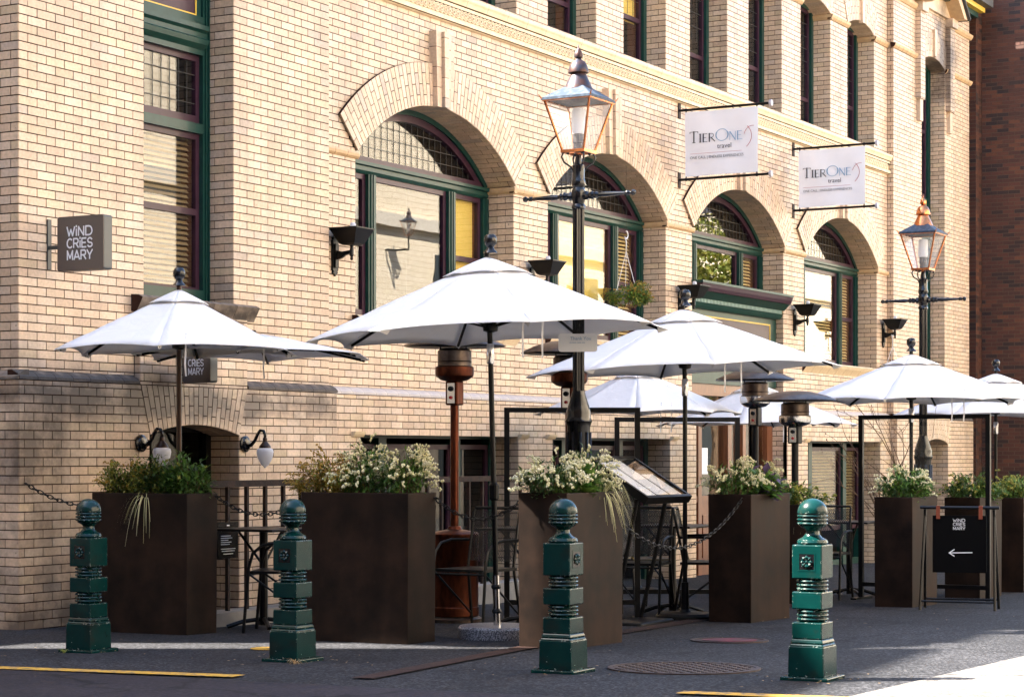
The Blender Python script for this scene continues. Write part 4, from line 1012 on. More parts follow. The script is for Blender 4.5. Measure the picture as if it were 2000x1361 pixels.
def lantern(t, I, CO, far):
    z0, z1, w0, w1 = 3.50, 3.87, .085, .185                          # half widths of the tapering lantern
    for sx, sy in ((1,1),(1,-1),(-1,1),(-1,-1)):
        b = MB(); b.tube([(sx*w0, sy*w0, z0), (sx*w1, sy*w1, z1)], .0095, 6); b.build('lantern_bar', CO, t)
        b = MB(); b.tube([(sx*(w1+.008), sy*(w1+.008), z1), (sx*(w1+.03), sy*(w1+.03), z1+.035)], .008, 5, .003); b.build('corner_spike', CO, t)
    for w_, z in ((w0, z0), (w1, z1)):
        b = MB()
        for s in (-1, 1): b.box(-w_-.012, w_+.012, s*w_-.012, s*w_+.012, z-.011, z+.011); b.box(s*w_-.012, s*w_+.012, -w_+.0125, w_-.0125, z-.0105, z+.0105)
        b.build('lantern_rim', CO, t)
    for k in range(4):
        q = [(w0-.005,z0+.01),(w1-.005,z1-.01)]; b = MB()
        a = R(90*k); rot = lambda x_, y_: (x_*math.cos(a)-y_*math.sin(a), x_*math.sin(a)+y_*math.cos(a))
        b.add([(*rot(q[0][0], -q[0][0]), q[0][1]), (*rot(q[0][0], q[0][0]), q[0][1]), (*rot(q[1][0], q[1][0]), q[1][1]), (*rot(q[1][0], -q[1][0]), q[1][1])], [(0,1,2,3)]); b.build('lantern_pane', M['hazy'], t, recalc=False)
    b = MB(); b.lathe([(.035,3.50),(.035,3.56),(.04,3.565),(.038,3.63)], 12); b.build('lamp_holder', M['inkdark'], t)
    b = MB(); b.lathe([(.045,3.63),(.05,3.66),(.05,3.79),(.044,3.815),(.0,3.82)], 14); b.build('lamp_glass', M['frost'], t, smooth='auto')
    b = MB(); b.tbox(0,0,.40,.15,z1+.012,z1+.10); b.tbox(0,0,.405,.405,z1-.004,z1+.014); b.build('lantern_roof', M['verd'], t)
    cap = CO if far else M['oxcopper']
    b = MB(); b.lathe([(.105,z1+.085),(.10,z1+.10),(.085,z1+.135),(.068,z1+.17),(.055,z1+.20),(.052,z1+.215)], 18); b.build('chimney', cap, t, smooth='auto')
    b = MB(); b.lathe([(.075,z1+.205),(.075,z1+.215),(.068,z1+.25),(.05,z1+.285),(.025,z1+.30),(.018,z1+.315)], 18); b.build('chimney_hood', cap, t, smooth='auto')
    b = MB(); b.lathe([(.012,z1+.31),(.03,z1+.318),(.033,z1+.335),(.025,z1+.36),(.01,z1+.38),(.006,z1+.39),(.004,z1+.41),(.0,z1+.415)], 12); b.build('finial', cap, t, smooth='auto')
    return t
street_lamp(1.717, -3.821, 'black lantern street lamp with weathered blue copper roof behind the third planter')
t = street_lamp(9.431, -3.864, 'more distant lantern street lamp with bright copper chimney near the far pavilion', True); t.location.z -= .12
street_lamp(37.5, -19.25, 'lantern on a wall bracket across the square, seen only in window glass', False, 7.3)
t = empty('thank_you_sign', (1.60, -3.875, 1.98), 'white Thank You notice fixed to the lamp post', 'notice')
b = MB(); v = Vector((NY, -NX, 0)); b2 = rounded(-.14, .14, 0, .13, .02)
b.v = [tuple(v*p[0] + Vector((-NX*.055, -NY*.055, p[1]))) for p in b2] + [tuple(v*p[0] + Vector((-NX*.05, -NY*.05, p[1]))) for p in b2]
m_ = len(b2); b.f = [tuple(range(m_)), tuple(range(2*m_-1, m_-1, -1))] + [(k, m_+k, m_+(k+1) % m_, (k+1) % m_) for k in range(m_)]; b.r = [0]*len(b.f)
b.build('panel', M['white'], t)
b = MB(); b.tube([(.11,.05,.03),(.0,0,.03),(-.03,-.02,.03)], .008, 5); b.build('bracket', M['black'], t)
text_mesh('lettering', 'Thank You', .034, M['inkblue'], t, basis(tuple(-v*.055+Vector((-NX*.057,-NY*.057,.085))), v, (0,0,1)))
b = MB(); F = lambda u_, v_: tuple(v*u_ + Vector((-NX*.0575, -NY*.0575, v_)))
for u0, u1 in ((-.06,-.045),(-.04,-.012),(-.004,.022),(.03,.05)): ribbon(b, [(u0,.066),(u1,.066)], .004, F)
b.build('lettering', M['inkblue'], t)
# ------------------------------------------------------------------ bollards
def bollard(x, y, faces, label):
    t = empty('bollard', (x, y, gz(x, y)), label, 'bollard', 'green iron bollards along the kerb')
    G = M['bollard']
    def bev(mb, name, w_=.006, seg=2):
        o = mb.build(name, G, t); bm_ = o.modifiers.new('b', 'BEVEL'); bm_.width = w_; bm_.segments = seg; bm_.limit_method = 'ANGLE'; return o
    b = MB(); b.box(-.135,.135,-.135,.135,-.02,.022); bev(b, 'base_plate')
    b = MB(); b.tbox(0,0,.205,.20,.02,.185); b.tbox(0,0,.20,.178,.185,.20); b.tbox(0,0,.19,.172,.20,.222); b.tbox(0,0,.172,.170,.222,.312); bev(b, 'pedestal')
    for z in (.310, .472):
        b = MB(); prof = [(.076,z)]
        for k in range(3): q = z+.008+k*.021; prof += [(.070,q),(.083,q+.003),(.086,q+.009),(.083,q+.015),(.070,q+.018)]
        prof.append((.076, z+.075)); b.lathe(prof, 24); b.build('ring_neck', G, t, smooth='auto')
    b = MB(); b.box(-.085,.085,-.085,.085,.382,.475); bev(b, 'square_block')
    b = MB(); b.box(-.085,.085,-.085,.085,.545,.727); bev(b, 'panel_block')
    for f in faces:
        a = {'-x': 0, '-y': 90}[f]
        b = MB(); rr = Matrix.Rotation(R(a), 3, 'Z')
        def W(u, vv, d): return tuple(rr @ Vector((-.085-d, -u, .636+vv)))
        fr = .05
        for (u0,u1,v0,v1) in ((-fr,fr,fr-.008,fr),(-fr,fr,-fr,-fr+.008),(-fr,-fr+.008,-fr+.008,fr-.008),(fr-.008,fr,-fr+.008,fr-.008)):
            b.add([W(u0,v0,.0015),W(u1,v0,.0015),W(u1,v1,.0015),W(u0,v1,.0015)], [(0,1,2,3)])
        for k in range(8):
            an = 2*math.pi*k/8; c, s = math.cos(an), math.sin(an)
            tip = (.036*c, .036*s); l_ = (.024*c-.012*s, .024*s+.012*c); r2 = (.024*c+.012*s, .024*s-.012*c); o_ = (.008*c, .008*s)
            b.add([W(*o_,.003),W(*r2,.006),W(*tip,.004),W(*l_,.006),W(.024*c,.024*s,.012)], [(0,1,4),(1,2,4),(2,3,4),(3,0,4)])
        b.add([W(.009*math.cos(k), .009*math.sin(k), .006) for k in range(6)] + [W(0,0,.013)], [(k, (k+1) % 6, 6) for k in range(6)])
        b.build('rosette', G, t)
        b = MB(); b.add([W(-.043,-.043,.0006),W(.043,-.043,.0006),W(.043,.043,.0006),W(-.043,.043,.0006)], [(0,1,2,3)]); b.build('rosette_ground', M['iron'], t)
    pr = [(.078,.727),(.084,.738),(.078,.753),(.052,.766),(.038,.782),(.036,.800),(.046,.812),(.066,.822),(.074,.829)]
    for k in range(3): q = .832+k*.020; pr += [(.070,q),(.080,q+.003),(.083,q+.008),(.080,q+.0145),(.070,q+.017)]
    pr += [(.070,.8925),(.081,.895)] + [(.081*math.cos(R(a)), .897+.078*math.sin(R(a))) for a in range(8, 90, 9)] + [(.0,.975)]
    b = MB(); b.lathe(pr, 32); b.build('ball_finial', G, t, smooth='auto')
bollard(-1.512, -1.984, ['-x'], 'green bollard farthest left, in front of the first planter')
bollard(-1.505, -3.567, ['-x'], 'green bollard with dry grass at its foot, left of the second planter')
bollard(-1.439, -5.373, ['-y'], 'green bollard in front of the third planter, beside the large manhole')
bollard(-1.198, -6.766, ['-x'], 'green bollard farthest right, next to the sunlit paving')
# ------------------------------------------------------------------ planters
PL = []
def planter(x0, y0, wx_, wy_, h, label):
    z = gz(x0+wx_/2, y0+wy_/2)
    t = empty('planter', (x0+wx_/2, y0+wy_/2, z), label, 'planter', 'tall bronze planters around the terrace')
    a, c = wx_/2, wy_/2
    b = MB(); e = .035
    o_ = [(-a,-c),(a,-c),(a,c),(-a,c)]; i_ = [(-a+e,-c+e),(a-e,-c+e),(a-e,c-e),(-a+e,c-e)]
    s_ = .985
    vs_ = [(x_*s_,y_*s_,-.03) for x_,y_ in o_] + [(x_,y_,h) for x_,y_ in o_] + [(x_,y_,h) for x_,y_ in i_] + [(x_,y_,h-.12) for x_,y_ in i_]
    fs_ = [(3,2,1,0)] + [(k,(k+1)%4,4+(k+1)%4,4+k) for k in range(4)] + [(4+k,4+(k+1)%4,8+(k+1)%4,8+k) for k in range(4)] + [(8+k,8+(k+1)%4,12+(k+1)%4,12+k) for k in range(4)] + [(12,13,14,15)]
    b.add(vs_, fs_); ob = b.build('planter_box', M['planter'], t); bv = ob.modifiers.new('b', 'BEVEL'); bv.width = .006; bv.segments = 2; bv.limit_method = 'ANGLE'
    b = MB(); b.box(-a+e+.002, a-e-.002, -c+e+.002, c-e-.002, h-.118, h-.05); b.build('soil', M['soil'], t)
    PL.append((x0+a, y0+c, z+h-.05))
planter(.092, -1.51, .36, .88, 1.02, 'brown bronze planter nearest the street corner, holding the leftmost parasol')
planter(.053, -3.403, .36, .87, 1.02, 'brown bronze planter with golden and white flowers, second from the left')
planter(.148, -4.555, .82, .36, 1.02, 'bronze planter set crosswise behind the third bollard with trailing striped grass')
planter(3.473, -4.436, .82, .37, 1.02, 'bronze planter with purple leaves beside the menu stand')
planter(6.389, -4.771, .72, .36, 1.0, 'bronze planter left of the folding arrow sign')
planter(8.331, -4.804, .75, .36, 1.0, 'bronze planter partly hidden behind the folding arrow sign')
planter(9.95, -4.78, .75, .36, 1.0, 'bronze planter cut off by the right edge')
planter(6.30, -3.80, .36, .75, .93, 'dark planter inside the terrace behind the rightmost bollard')
# ------------------------------------------------------------------ plants
def leaf(mb, p, d, up, ln, wd, bend=.25):
    d = d.normalized(); s = d.cross(up)
    if s.length < 1e-3: s = d.cross(Vector((1,0,0)))
    s.normalize(); n = s.cross(d)
    mb.cur = random.uniform(.02, 1)
    m_ = p + d*ln*.5 + n*ln*bend*.3; e = p + d*ln - n*ln*bend*.4
    mb.add([tuple(p), tuple(m_+s*wd/2), tuple(e), tuple(m_-s*wd/2), tuple(m_ - n*wd*.12)], [(0,1,4),(1,2,4),(2,3,4),(3,0,4)])
def rdir(zb=0.0):
    v_ = Vector((random.gauss(0,1), random.gauss(0,1), random.gauss(0,1)+zb)); return v_.normalized()
def shrub(name, label, cat, loc, rx, ry, h, mats, nleaf=700, ll=.05, lw=.018, fl=0, flen=.07, group=None, droop=0, fm='flower', bells=9, bell=.0085):
    """twiggy stems, leaves through the volume, flower sprays near the surface"""
    t = empty(name, loc, label, cat, group)
    st = MB(); tips = []
    for k in range(26):
        a = random.uniform(0, 2*math.pi); q = math.sqrt(random.random()); zz = h*random.uniform(.55, 1)*math.sqrt(max(.15, 1-q*q*.75))
        p = Vector((rx*q*math.cos(a), ry*q*math.sin(a), zz)); r0 = Vector((rx*.35*q*math.cos(a), ry*.35*q*math.sin(a), -.02)); tips.append((r0, p))
        st.tube([r0, (r0+p)/2 + Vector((random.uniform(-.02,.02), random.uniform(-.02,.02), .02)), p], .005, 4, .0025)
    st.build('stems', M['bark'], t)
    lists = [MB() for _ in mats]
    for k in range(int(nleaf*1.3)):
        r0, p = random.choice(tips); f = random.uniform(.35, 1.05)
        c = r0.lerp(p, f) + Vector((random.gauss(0, rx*.13), random.gauss(0, ry*.13), random.gauss(0, h*.07)))
        if c.z < .0: c.z = random.uniform(0, .05)
        out = Vector((c.x/rx, c.y/ry, .35)); d = (out + rdir(-droop)*.9)
        leaf(lists[random.randrange(len(mats))], c, d, Vector((0,0,1)), ll*random.uniform(.6,1.25), lw*random.uniform(.7,1.3))
    for i_, mb in enumerate(lists): mb.build('foliage', M[mats[i_]], t, recalc=False)['kind'] = 'stuff'
    if fl:
        fb = MB()
        for k in range(fl):
            r0, p = random.choice(tips); c = p + Vector((random.gauss(0, rx*.16), random.gauss(0, ry*.16), random.gauss(.0, h*.10)))
            c.z = max(c.z, .03)
            d = Vector((c.x/rx, c.y/ry, random.uniform(.1,.9))).normalized(); q = c.copy()
            for j in range(bells):
                d.z -= .10; q += d.normalized()*flen/bells
                pp = q + rdir()*bell*.9; s_ = bell*random.uniform(.75,1.2); fb.cur = random.random()
                X = [(s_,0,0),(0,s_,0),(-s_,0,0),(0,-s_,0),(0,0,s_*1.1),(0,0,-s_*1.3)]
                fb.add([tuple(pp+Vector(v_)) for v_ in X], [(0,1,4),(1,2,4),(2,3,4),(3,0,4),(1,0,5),(2,1,5),(3,2,5),(0,3,5)])
        fb.build('flowers', M[fm], t, recalc=False)['kind'] = 'stuff'
    return t
def tuft(label, loc, n, ln, m_, spread=1.0, up=.9, bias=(0,0), wd=.006, fall=1.0, name='ornamental_grass', cat='grass'):
    t = empty(name, loc, label, cat); b = MB()
    for k in range(n):
        a = random.uniform(0, 2*math.pi); L_ = ln*random.uniform(.6, 1.1); hx = Vector((math.cos(a)*spread+bias[0], math.sin(a)*spread+bias[1], 0)).normalized()
        pts = []; e = up*random.uniform(.6,1.2); lat = Vector((-hx.y, hx.x, 0)); N_ = 7; sd_ = random.uniform(-.3,.3)
        for j in range(N_+1):
            f = j/N_; pts.append(hx*(L_*.75*f*(1-.15*f)) + lat*sd_*f*f*L_*.3 + Vector((0,0, L_*(e*f - fall*1.35*f*f))))
        b.cur = random.random(); o_ = len(b.v)
        for j, p in enumerate(pts):
            w_ = wd*(1-j/N_*.85)/2; b.v += [tuple(p-lat*w_), tuple(p+lat*w_)]
        for j in range(N_): b.f.append((o_+2*j, o_+2*j+1, o_+2*j+3, o_+2*j+2)); b.r.append(b.cur)
    b.build('blades', m_, t, recalc=False); return t
def at(i, dx, dy): x_, y_, z_ = PL[i]; return (x_+dx, y_+dy, z_)
G_ = 'shrubs in the planters'
shrub('golden_heather', 'yellow green heather at the left end of the corner planter', 'shrub', at(0,0,.26), .17, .20, .30, ['leafyel','leafyel','leaf'], 2600, .032, .016, fl=60, flen=.05, fm='leafgold', bells=7, bell=.006, group=G_)
shrub('green_shrub', 'dark green shrub in the middle of the corner planter', 'shrub', at(0,0,-.02), .16, .16, .33, ['leaf','leafyel','leaf'], 1700, .042, .019, group=G_)
shrub('pieris_shrub', 'leafy green shrub with pale tips at the right end of the corner planter', 'shrub', at(0,.02,-.29), .17, .18, .34, ['leaflight','leaf','leaf'], 1100, .065, .026, fl=12, flen=.05, group=G_, fm='leafyel')
tuft('striped grass drooping over the corner planter', at(0,-.13,-.03), 26, .34, M['blade'], bias=(-1.2,0), wd=.008, fall=1.1)
shrub('golden_heather', 'golden orange heather spilling over the left end of the second planter', 'shrub', at(1,-.02,.32), .21, .23, .30, ['leafgold','leafgold','leafyel'], 3200, .032, .014, fl=110, flen=.07, fm='leafgold', bells=9, bell=.006, droop=.8, group=G_)
shrub('pieris_shrub', 'white flowering pieris in the middle of the second planter', 'shrub', at(1,.02,.04), .19, .18, .35, ['leaf','leaf','leaflight'], 900, .05, .018, fl=85, flen=.08, group=G_)
shrub('pieris_shrub', 'white flowering pieris at the right end of the second planter', 'shrub', at(1,.02,-.25), .19, .20, .35, ['leaf','leaf','leaflight'], 900, .05, .018, fl=100, flen=.08, group=G_)
shrub('pieris_shrub', 'white flowering pieris at the left of the third planter', 'shrub', at(2,-.27,0), .20, .19, .32, ['leaf','leaf'], 900, .05, .018, fl=100, flen=.08, group=G_)
shrub('ivy_plant', 'bright green leafy plant in the middle of the third planter', 'plant', at(2,-.02,-.06), .15, .13, .22, ['leaflight','leaflight','leaf'], 260, .09, .07, group=G_)
shrub('pieris_shrub', 'white flowering pieris behind the striped grass of the third planter', 'shrub', at(2,.24,.02), .19, .17, .32, ['leaf','leaf'], 800, .05, .018, fl=80, flen=.08, group=G_)
tuft('long striped grass trailing over the front of the third planter', at(2,.20,-.12), 60, .36, M['blade'], bias=(0,-1.0), wd=.008, up=1.3, fall=1.15)
shrub('pieris_shrub', 'pale flowering pieris at the left of the menu stand planter', 'shrub', at(3,-.25,.02), .22, .20, .30, ['leaf','leaflight','leaf'], 900, .05, .019, fl=85, flen=.07, group=G_)
shrub('ivy_plant', 'large leaved green plant in the menu stand planter', 'plant', at(3,.05,-.06), .20, .15, .24, ['leaflight','leaflight','leafpurp'], 240, .11, .085, group=G_)
shrub('pieris_shrub', 'pale flowering pieris at the right of the menu stand planter', 'shrub', at(3,.28,.03), .20, .18, .31, ['leaf','leaflight'], 800, .05, .019, fl=65, flen=.07, group=G_)
shrub('pieris_shrub', 'pale flowering pieris in the planter left of the arrow sign', 'shrub', at(4,-.12,0), .30, .22, .34, ['leaf','leaf','leaflight'], 1200, .06, .022, fl=75, flen=.08, group=G_)
shrub('ivy_plant', 'green leafy plant at the right of the arrow sign planter', 'plant', at(4,.24,0), .22, .18, .20, ['leaf','leaflight'], 500, .07, .04, group=G_)
shrub('green_shrub', 'dark green bush behind the folding arrow sign', 'shrub', at(5,0,0), .42, .24, .28, ['leaf','leaf','leaflight'], 1500, .06, .024, fl=45, flen=.05, fm='leafyel', group=G_)
shrub('green_shrub', 'yellow green bush cut off by the right edge', 'shrub', at(6,0,0), .40, .24, .28, ['leaf','leafyel','leaflight'], 1400, .06, .022, fl=50, flen=.06, fm='leafyel', group=G_)
shrub('green_shrub', 'dark green bush behind the rightmost bollard', 'shrub', at(7,0,-.05), .26, .42, .27, ['leaf','leaf','leafyel'], 1500, .06, .022, fl=40, flen=.05, fm='leafyel', group=G_)
tuft('straggling grass behind the rightmost bollard', at(7,0,-.25), 60, .32, M['blade'], wd=.006)
tuft('dry straw coloured grass at the foot of the second bollard', (-1.67,-3.70,gz(-1.67,-3.70)), 40, .13, M['straw'], wd=.004, up=.8, fall=.6, name='weed', cat='weed')
tuft('small green weed at the foot of the leftmost bollard', (-1.68,-1.93,gz(-1.68,-1.93)), 26, .07, M['leafyel'], wd=.006, up=1.0, fall=.5, name='weed', cat='weed')
# hanging baskets
def basket(loc, top, label, n, fall_):
    x_, y_, z_ = loc; t = empty('hanging_basket', loc, label, 'hanging basket', 'hanging flower baskets')
    b = MB(); b.lathe([(.10,-.14),(.13,-.02),(.145,0),(.15,.01),(.14,.012),(.12,0)], 18); b.build('pot', M['potgrey'], t, smooth='auto')
    b = MB(); hz = top-z_
    for k in range(3):
        a = R(30+120*k); b.tube([(.14*math.cos(a), .14*math.sin(a), 0), (0,0,hz-.26)], .004, 5)
    b.build('cords', M['plastic'], t)
    b = MB(); pts = [(0,0,hz-.27),(0,0,hz-.14)] + [(.0+.045*math.sin(R(a)), 0, hz-.06+.045*-math.cos(R(a))) for a in range(-60, 200, 20)]
    b.tube([(p[0], p[1], p[2]) for p in pts], .009, 6); b.build('hook', M['plastic'], t, smooth=True)
    return t
t = basket((10.52,.14,3.16), 3.90, 'hanging basket of trailing red and green plants in front of the second arch', 1, 1)
b = MB(); b.tube([(.0,0,.72),(.0,0,1.52)], .002, 4); b.build('wire', M['lead'], t)
t2 = basket((19.44,-.06,2.58), 3.17, 'hanging basket hooked over the torch lamp right of the last arch', 1, 1)
shrub('trailing_plant', 'trailing reddish green plant in the basket before the second arch', 'plant', (10.52,.10,3.0), .36, .22, .30, ['leaf','leafyel','leaflight'], 2600, .038, .026, fl=120, flen=.04, bell=.008, bells=4, fm='leafgold', droop=1.0)
shrub('trailing_plant', 'sparse trailing plant in the basket beside the far pavilion', 'plant', (19.44,-.06,2.54), .28, .2, .14, ['leaf','leafyel'], 500, .035, .02, droop=1.0)
# bare climbing shrub by the far lamp
t = empty('bare_shrub', (10.3,-3.3,gz(10.3,-3.3)), 'leafless budding shrub with thin brown stems behind the far lamp', 'shrub')
b = MB(); random.seed(21)
def grow(p, d, L_, r_, lev):
    pts = [p]; q = p.copy()
    for j in range(5):
        d = (d + rdir(.15)*.16).normalized(); q = q + d*L_/5; pts.append(q.copy())
    b.tube(pts, r_, 5, r_*.55)
    if lev:
        for k in range(random.randint(2,3)): f = random.randint(2,5); grow(pts[f], (d + rdir(.2)*.75).normalized(), L_*random.uniform(.45,.7), r_*.5, lev-1)
    else: b.lathe([(0,-.012),(.010,0),(0,.02)], 5, tuple(q))
for k in range(7):
    a = random.uniform(0, 6.28); grow(Vector((.12*math.cos(a)*k/3, .1*math.sin(a)*k/3, 0)), Vector((math.cos(a)*.22+.03, math.sin(a)*.3-.06, 1)), random.uniform(1.3,1.75), .016, 2)
b.build('stems', M['bark'], t, smooth=True); t.scale = (.8,.8,.82)
random.seed(11)
# ------------------------------------------------------------------ parasols
def parasol(x, y, r, z_rim, z_apex, rot, label, tilt=0.0, base='disc', finial=True, lean=0.0, ties=2, zb=None, pole_m='black', silver=True, n=8, wall=False):
    g0 = gz(x, y) if zb is None else zb
    t = empty('parasol', (x, y, g0), label, 'parasol', 'white canvas parasols over the terrace')
    za, zr = z_apex-g0, z_rim-g0
    TM = Matrix.Translation((0,0,zr)) @ Matrix.Rotation(tilt, 4, Vector((NX, NY, 0))) @ Matrix.Translation((0,0,-zr))   # canopy tipped about the view axis
    T = lambda p: tuple(TM @ Vector(p))
    def rib(k, u):                                                   # point on rib k, u from 0 (apex) to 1 (tip)
        a = rot + 2*math.pi*k/n
        return Vector((r*u*math.cos(a), r*u*math.sin(a), za - (za-zr)*(u**1.05)))
    cb = MB(); NU, NV = 9, 8
    for k in range(n):
        o_ = len(cb.v)
        for i in range(NU+1):
            u = .10 + .90*i/NU
            for j in range(NV+1):
                v_ = j/NV; A, B = rib(k, u), rib(k+1, u); p = A.lerp(B, v_); q = 4*v_*(1-v_)
                pull = q*(.055*u**6)                                 # scalloped edge between the rib tips
                p.x *= 1-pull; p.y *= 1-pull; p.z += q*(-.010*math.sin(math.pi*u) + .025*u**6) + .003*math.sin(k*2.3+u*19+v_*7)
                cb.v.append(T(p))
        for i in range(NU):
            for j in range(NV): cb.f.append((o_+i*(NV+1)+j, o_+(i+1)*(NV+1)+j, o_+(i+1)*(NV+1)+j+1, o_+i*(NV+1)+j+1)); cb.r.append(0)
    o = cb.build('canopy', M['canvas'], t, recalc=False); o.data.polygons.foreach_set('use_smooth', [True]*len(o.data.polygons))
    # close seams: panels share rib edges but keep a crease there
    sm = o.modifiers.new('s', 'SOLIDIFY'); sm.thickness = .003; sm.offset = 0
    vb = MB(); rv = .25*r
    for k in range(n):
        o_ = len(vb.v)
        for i in range(5):
            u = i/4
            for j in range(7):
                v_ = j/6; a0, a1 = rot+2*math.pi*k/n, rot+2*math.pi*(k+1)/n
                A = Vector((math.cos(a0), math.sin(a0), 0)); B = Vector((math.cos(a1), math.sin(a1), 0)); d = A.lerp(B, v_); q = 4*v_*(1-v_)
                uu = .05+.95*u; p = d*(rv*uu*(1-.05*q*u**4)); z_ = za + .026 - (za-zr)*.25*uu**1.1 + q*.012*u**3
                vb.v.append(T((p.x, p.y, z_)))
        for i in range(4):
            for j in range(6): vb.f.append((o_+i*7+j, o_+(i+1)*7+j, o_+(i+1)*7+j+1, o_+i*7+j+1)); vb.r.append(0)
    if wall: vb.v = [(p[0]*.5, p[1]*.5, p[2]-.02) for p in vb.v]
    o = vb.build('vent_cap', M['canvas'], t, recalc=False, smooth=True); sm = o.modifiers.new('s', 'SOLIDIFY'); sm.thickness = .003
    for k in range(n):
        rb = MB(); pts = [rib(k, u) - Vector((0,0,.022)) for u in (.06,.3,.55,.8,.96)]; rb.tube([T(p) for p in pts], .011, 6); ro = rb.build('rib', M['black'], t)
        sb_ = MB(); sb_.tube([T((0.03*math.cos(rot+2*math.pi*k/n), .03*math.sin(rot+2*math.pi*k/n), zr+.06)), T(rib(k, .52)-Vector((0,0,.03)))], .008, 5); sb_.build('strut', M['black'], t)
        tp = MB(); e = rib(k, 1.0); d = Vector((e.x, e.y, 0)).normalized(); s_ = Vector((-d.y, d.x, 0))
        tp.add([T(p) for p in (e+d*.012-Vector((0,0,.004)), e-d*.085+s_*.03-Vector((0,0,-.018)), e-d*.07-Vector((0,0,.024)), e-d*.085-s_*.03-Vector((0,0,-.018)))], [(0,1,2),(0,2,3)]); tp.build('tip_pocket', M['canvas'], t, recalc=False)
    if wall:
        wb = MB(); wb.tube([(0,0,zr+.12),(0,-y-.01,zr+.12)], .02, 8); wb.build('wall_arm', M['black'], t)
        wb = MB(); wb.box(-.06,.06,-y-.012,-y,zr+.0,zr+.24); wb.build('wall_plate', M['black'], t)
    PM = M[pole_m]; lx = Vector((NY, -NX, 0))*lean
    pb = MB(); low = .42 if base == 'granite' else (zr-.02 if wall else 0.0)
    pb.tube([(0,0,zr+.05), (0,0,zr+.1), T((0,0,za+.02))] if wall else [tuple(Vector((0,0,low)) - lx*(zr-low)), (0,0,zr-.12), T((0,0,za+.05))], .019, 10); pb.build('pole', PM, t, smooth='auto')
    if not wall: hb_ = MB(); hb_.lathe([(.02,zr+.02),(.05,zr+.03),(.055,zr+.06),(.045,zr+.085),(.03,zr+.10),(.03,zr+.15)], 12); hb_.build('runner_hub', M['black'], t, smooth='auto')
    if silver: jb = MB(); jb.lathe([(.024,zr-.20),(.027,zr-.19),(.027,zr-.07),(.024,zr-.06)], 12); jb.build('tilt_joint', M['steel'], t, smooth='auto')
    if finial: fb = MB(); fb.lathe([(.05,za+.05),(.045,za+.06),(.03,za+.075),(.022,za+.09),(.03,za+.10),(.042,za+.115),(.046,za+.14),(.042,za+.165),(.028,za+.18),(.0,za+.186)], 16); fb.build('finial', M['iron'], t, smooth='auto')
    if base == 'disc': bb = MB(); bb.lathe([(.24,-.02),(.24,.03),(.22,.05),(.05,.06),(.035,.08),(.03,.3)], 20); bb.build('base', M['black'], t, smooth='auto')
    if base == 'granite':
        q = -lx*(zr)
        bb = MB(); bb.lathe([(.265,-.03),(.275,-.01),(.275,.075),(.262,.09),(.05,.092)], 32, tuple(q)); bb.build('base', M['granite'], t, smooth='auto')
        bb = MB(); bb.tube([tuple(q+Vector((0,0,.09))), tuple(Vector((0,0,.44))-lx*(zr-.44))], .026, 14); bb.build('base_tube', M['steel'], t, smooth='auto')
        bb = MB()
        for z_ in (.19,.36): bb.lathe([(.03,z_-.015),(.036,z_),(.03,z_+.015)], 10, tuple(-lx*(zr-z_)))
        bb.build('clamp_knob', M['black'], t)
        bb = MB(); z_ = 1.03; bb.lathe([(.02,z_-.07),(.034,z_-.055),(.036,z_+.04),(.02,z_+.06)], 12, tuple(-lx*(zr-z_))); bb.build('crank_box', M['black'], t)
    for k in range(ties):                                            # tie strings hanging under the rim
        a = R(PSI+180) + (.35 if k else .22); c, s = math.cos(a), math.sin(a); rb = MB(); rr_ = r*.80
        pts = [(rr_*c, rr_*s, zr+.10), (rr_*c+.01, rr_*s+.01, zr-.03), (rr_*c-.01, rr_*s+.0, zr-.12), (rr_*c+.02, rr_*s+.015, zr-.20)]
        o_ = 0; w_ = Vector((NY, -NX, 0))*.006
        for p in pts: rb.v += [tuple(Vector(p)-w_), tuple(Vector(p)+w_)]
        rb.f = [(2*j, 2*j+1, 2*j+3, 2*j+2) for j in range(3)]; rb.r = [0]*3
        rb.build('tie_string', M['canvas'], t, recalc=False)
    return t
parasol(.288, -1.285, .93, 1.985, 2.42, R(PSI), 'white parasol at far left with bronze pole rising from the corner planter', tilt=0, base=None, zb=.94, pole_m='bronze', ties=1, silver=False, n=6)
parasol(1.447, -1.10, 1.0, 2.005, 2.19, R(PSI), 'white parasol half hidden behind the leftmost one', base=None, wall=True, n=6, finial=False, ties=1, pole_m='bronze', silver=False)
parasol(.882, -3.562, 1.29, 2.075, 2.60, R(PSI+12), 'largest white parasol in the centre on a round granite base', tilt=R(-2.6), base='granite', lean=-.022)
parasol(3.739, -3.743, 1.30, 1.915, 2.40, R(PSI+5), 'white parasol right of the first street lamp, over the menu stand', tilt=R(-2.2), lean=-.0)
parasol(7.871, -1.299, 1.08, 1.66, 2.12, R(25), 'low white parasol behind the windscreen, under the parasol by the menu stand')
parasol(10.983, -1.322, 1.2, 1.575, 2.05, R(12), 'low white parasol by the far basement window')
parasol(8.05, -4.20, 1.2, 1.75, 2.20, R(PSI+22), 'white parasol in front of the second street lamp at right')
parasol(11.774, -3.947, 1.27, 1.67, 2.14, R(40), 'white parasol cut off by the right edge')
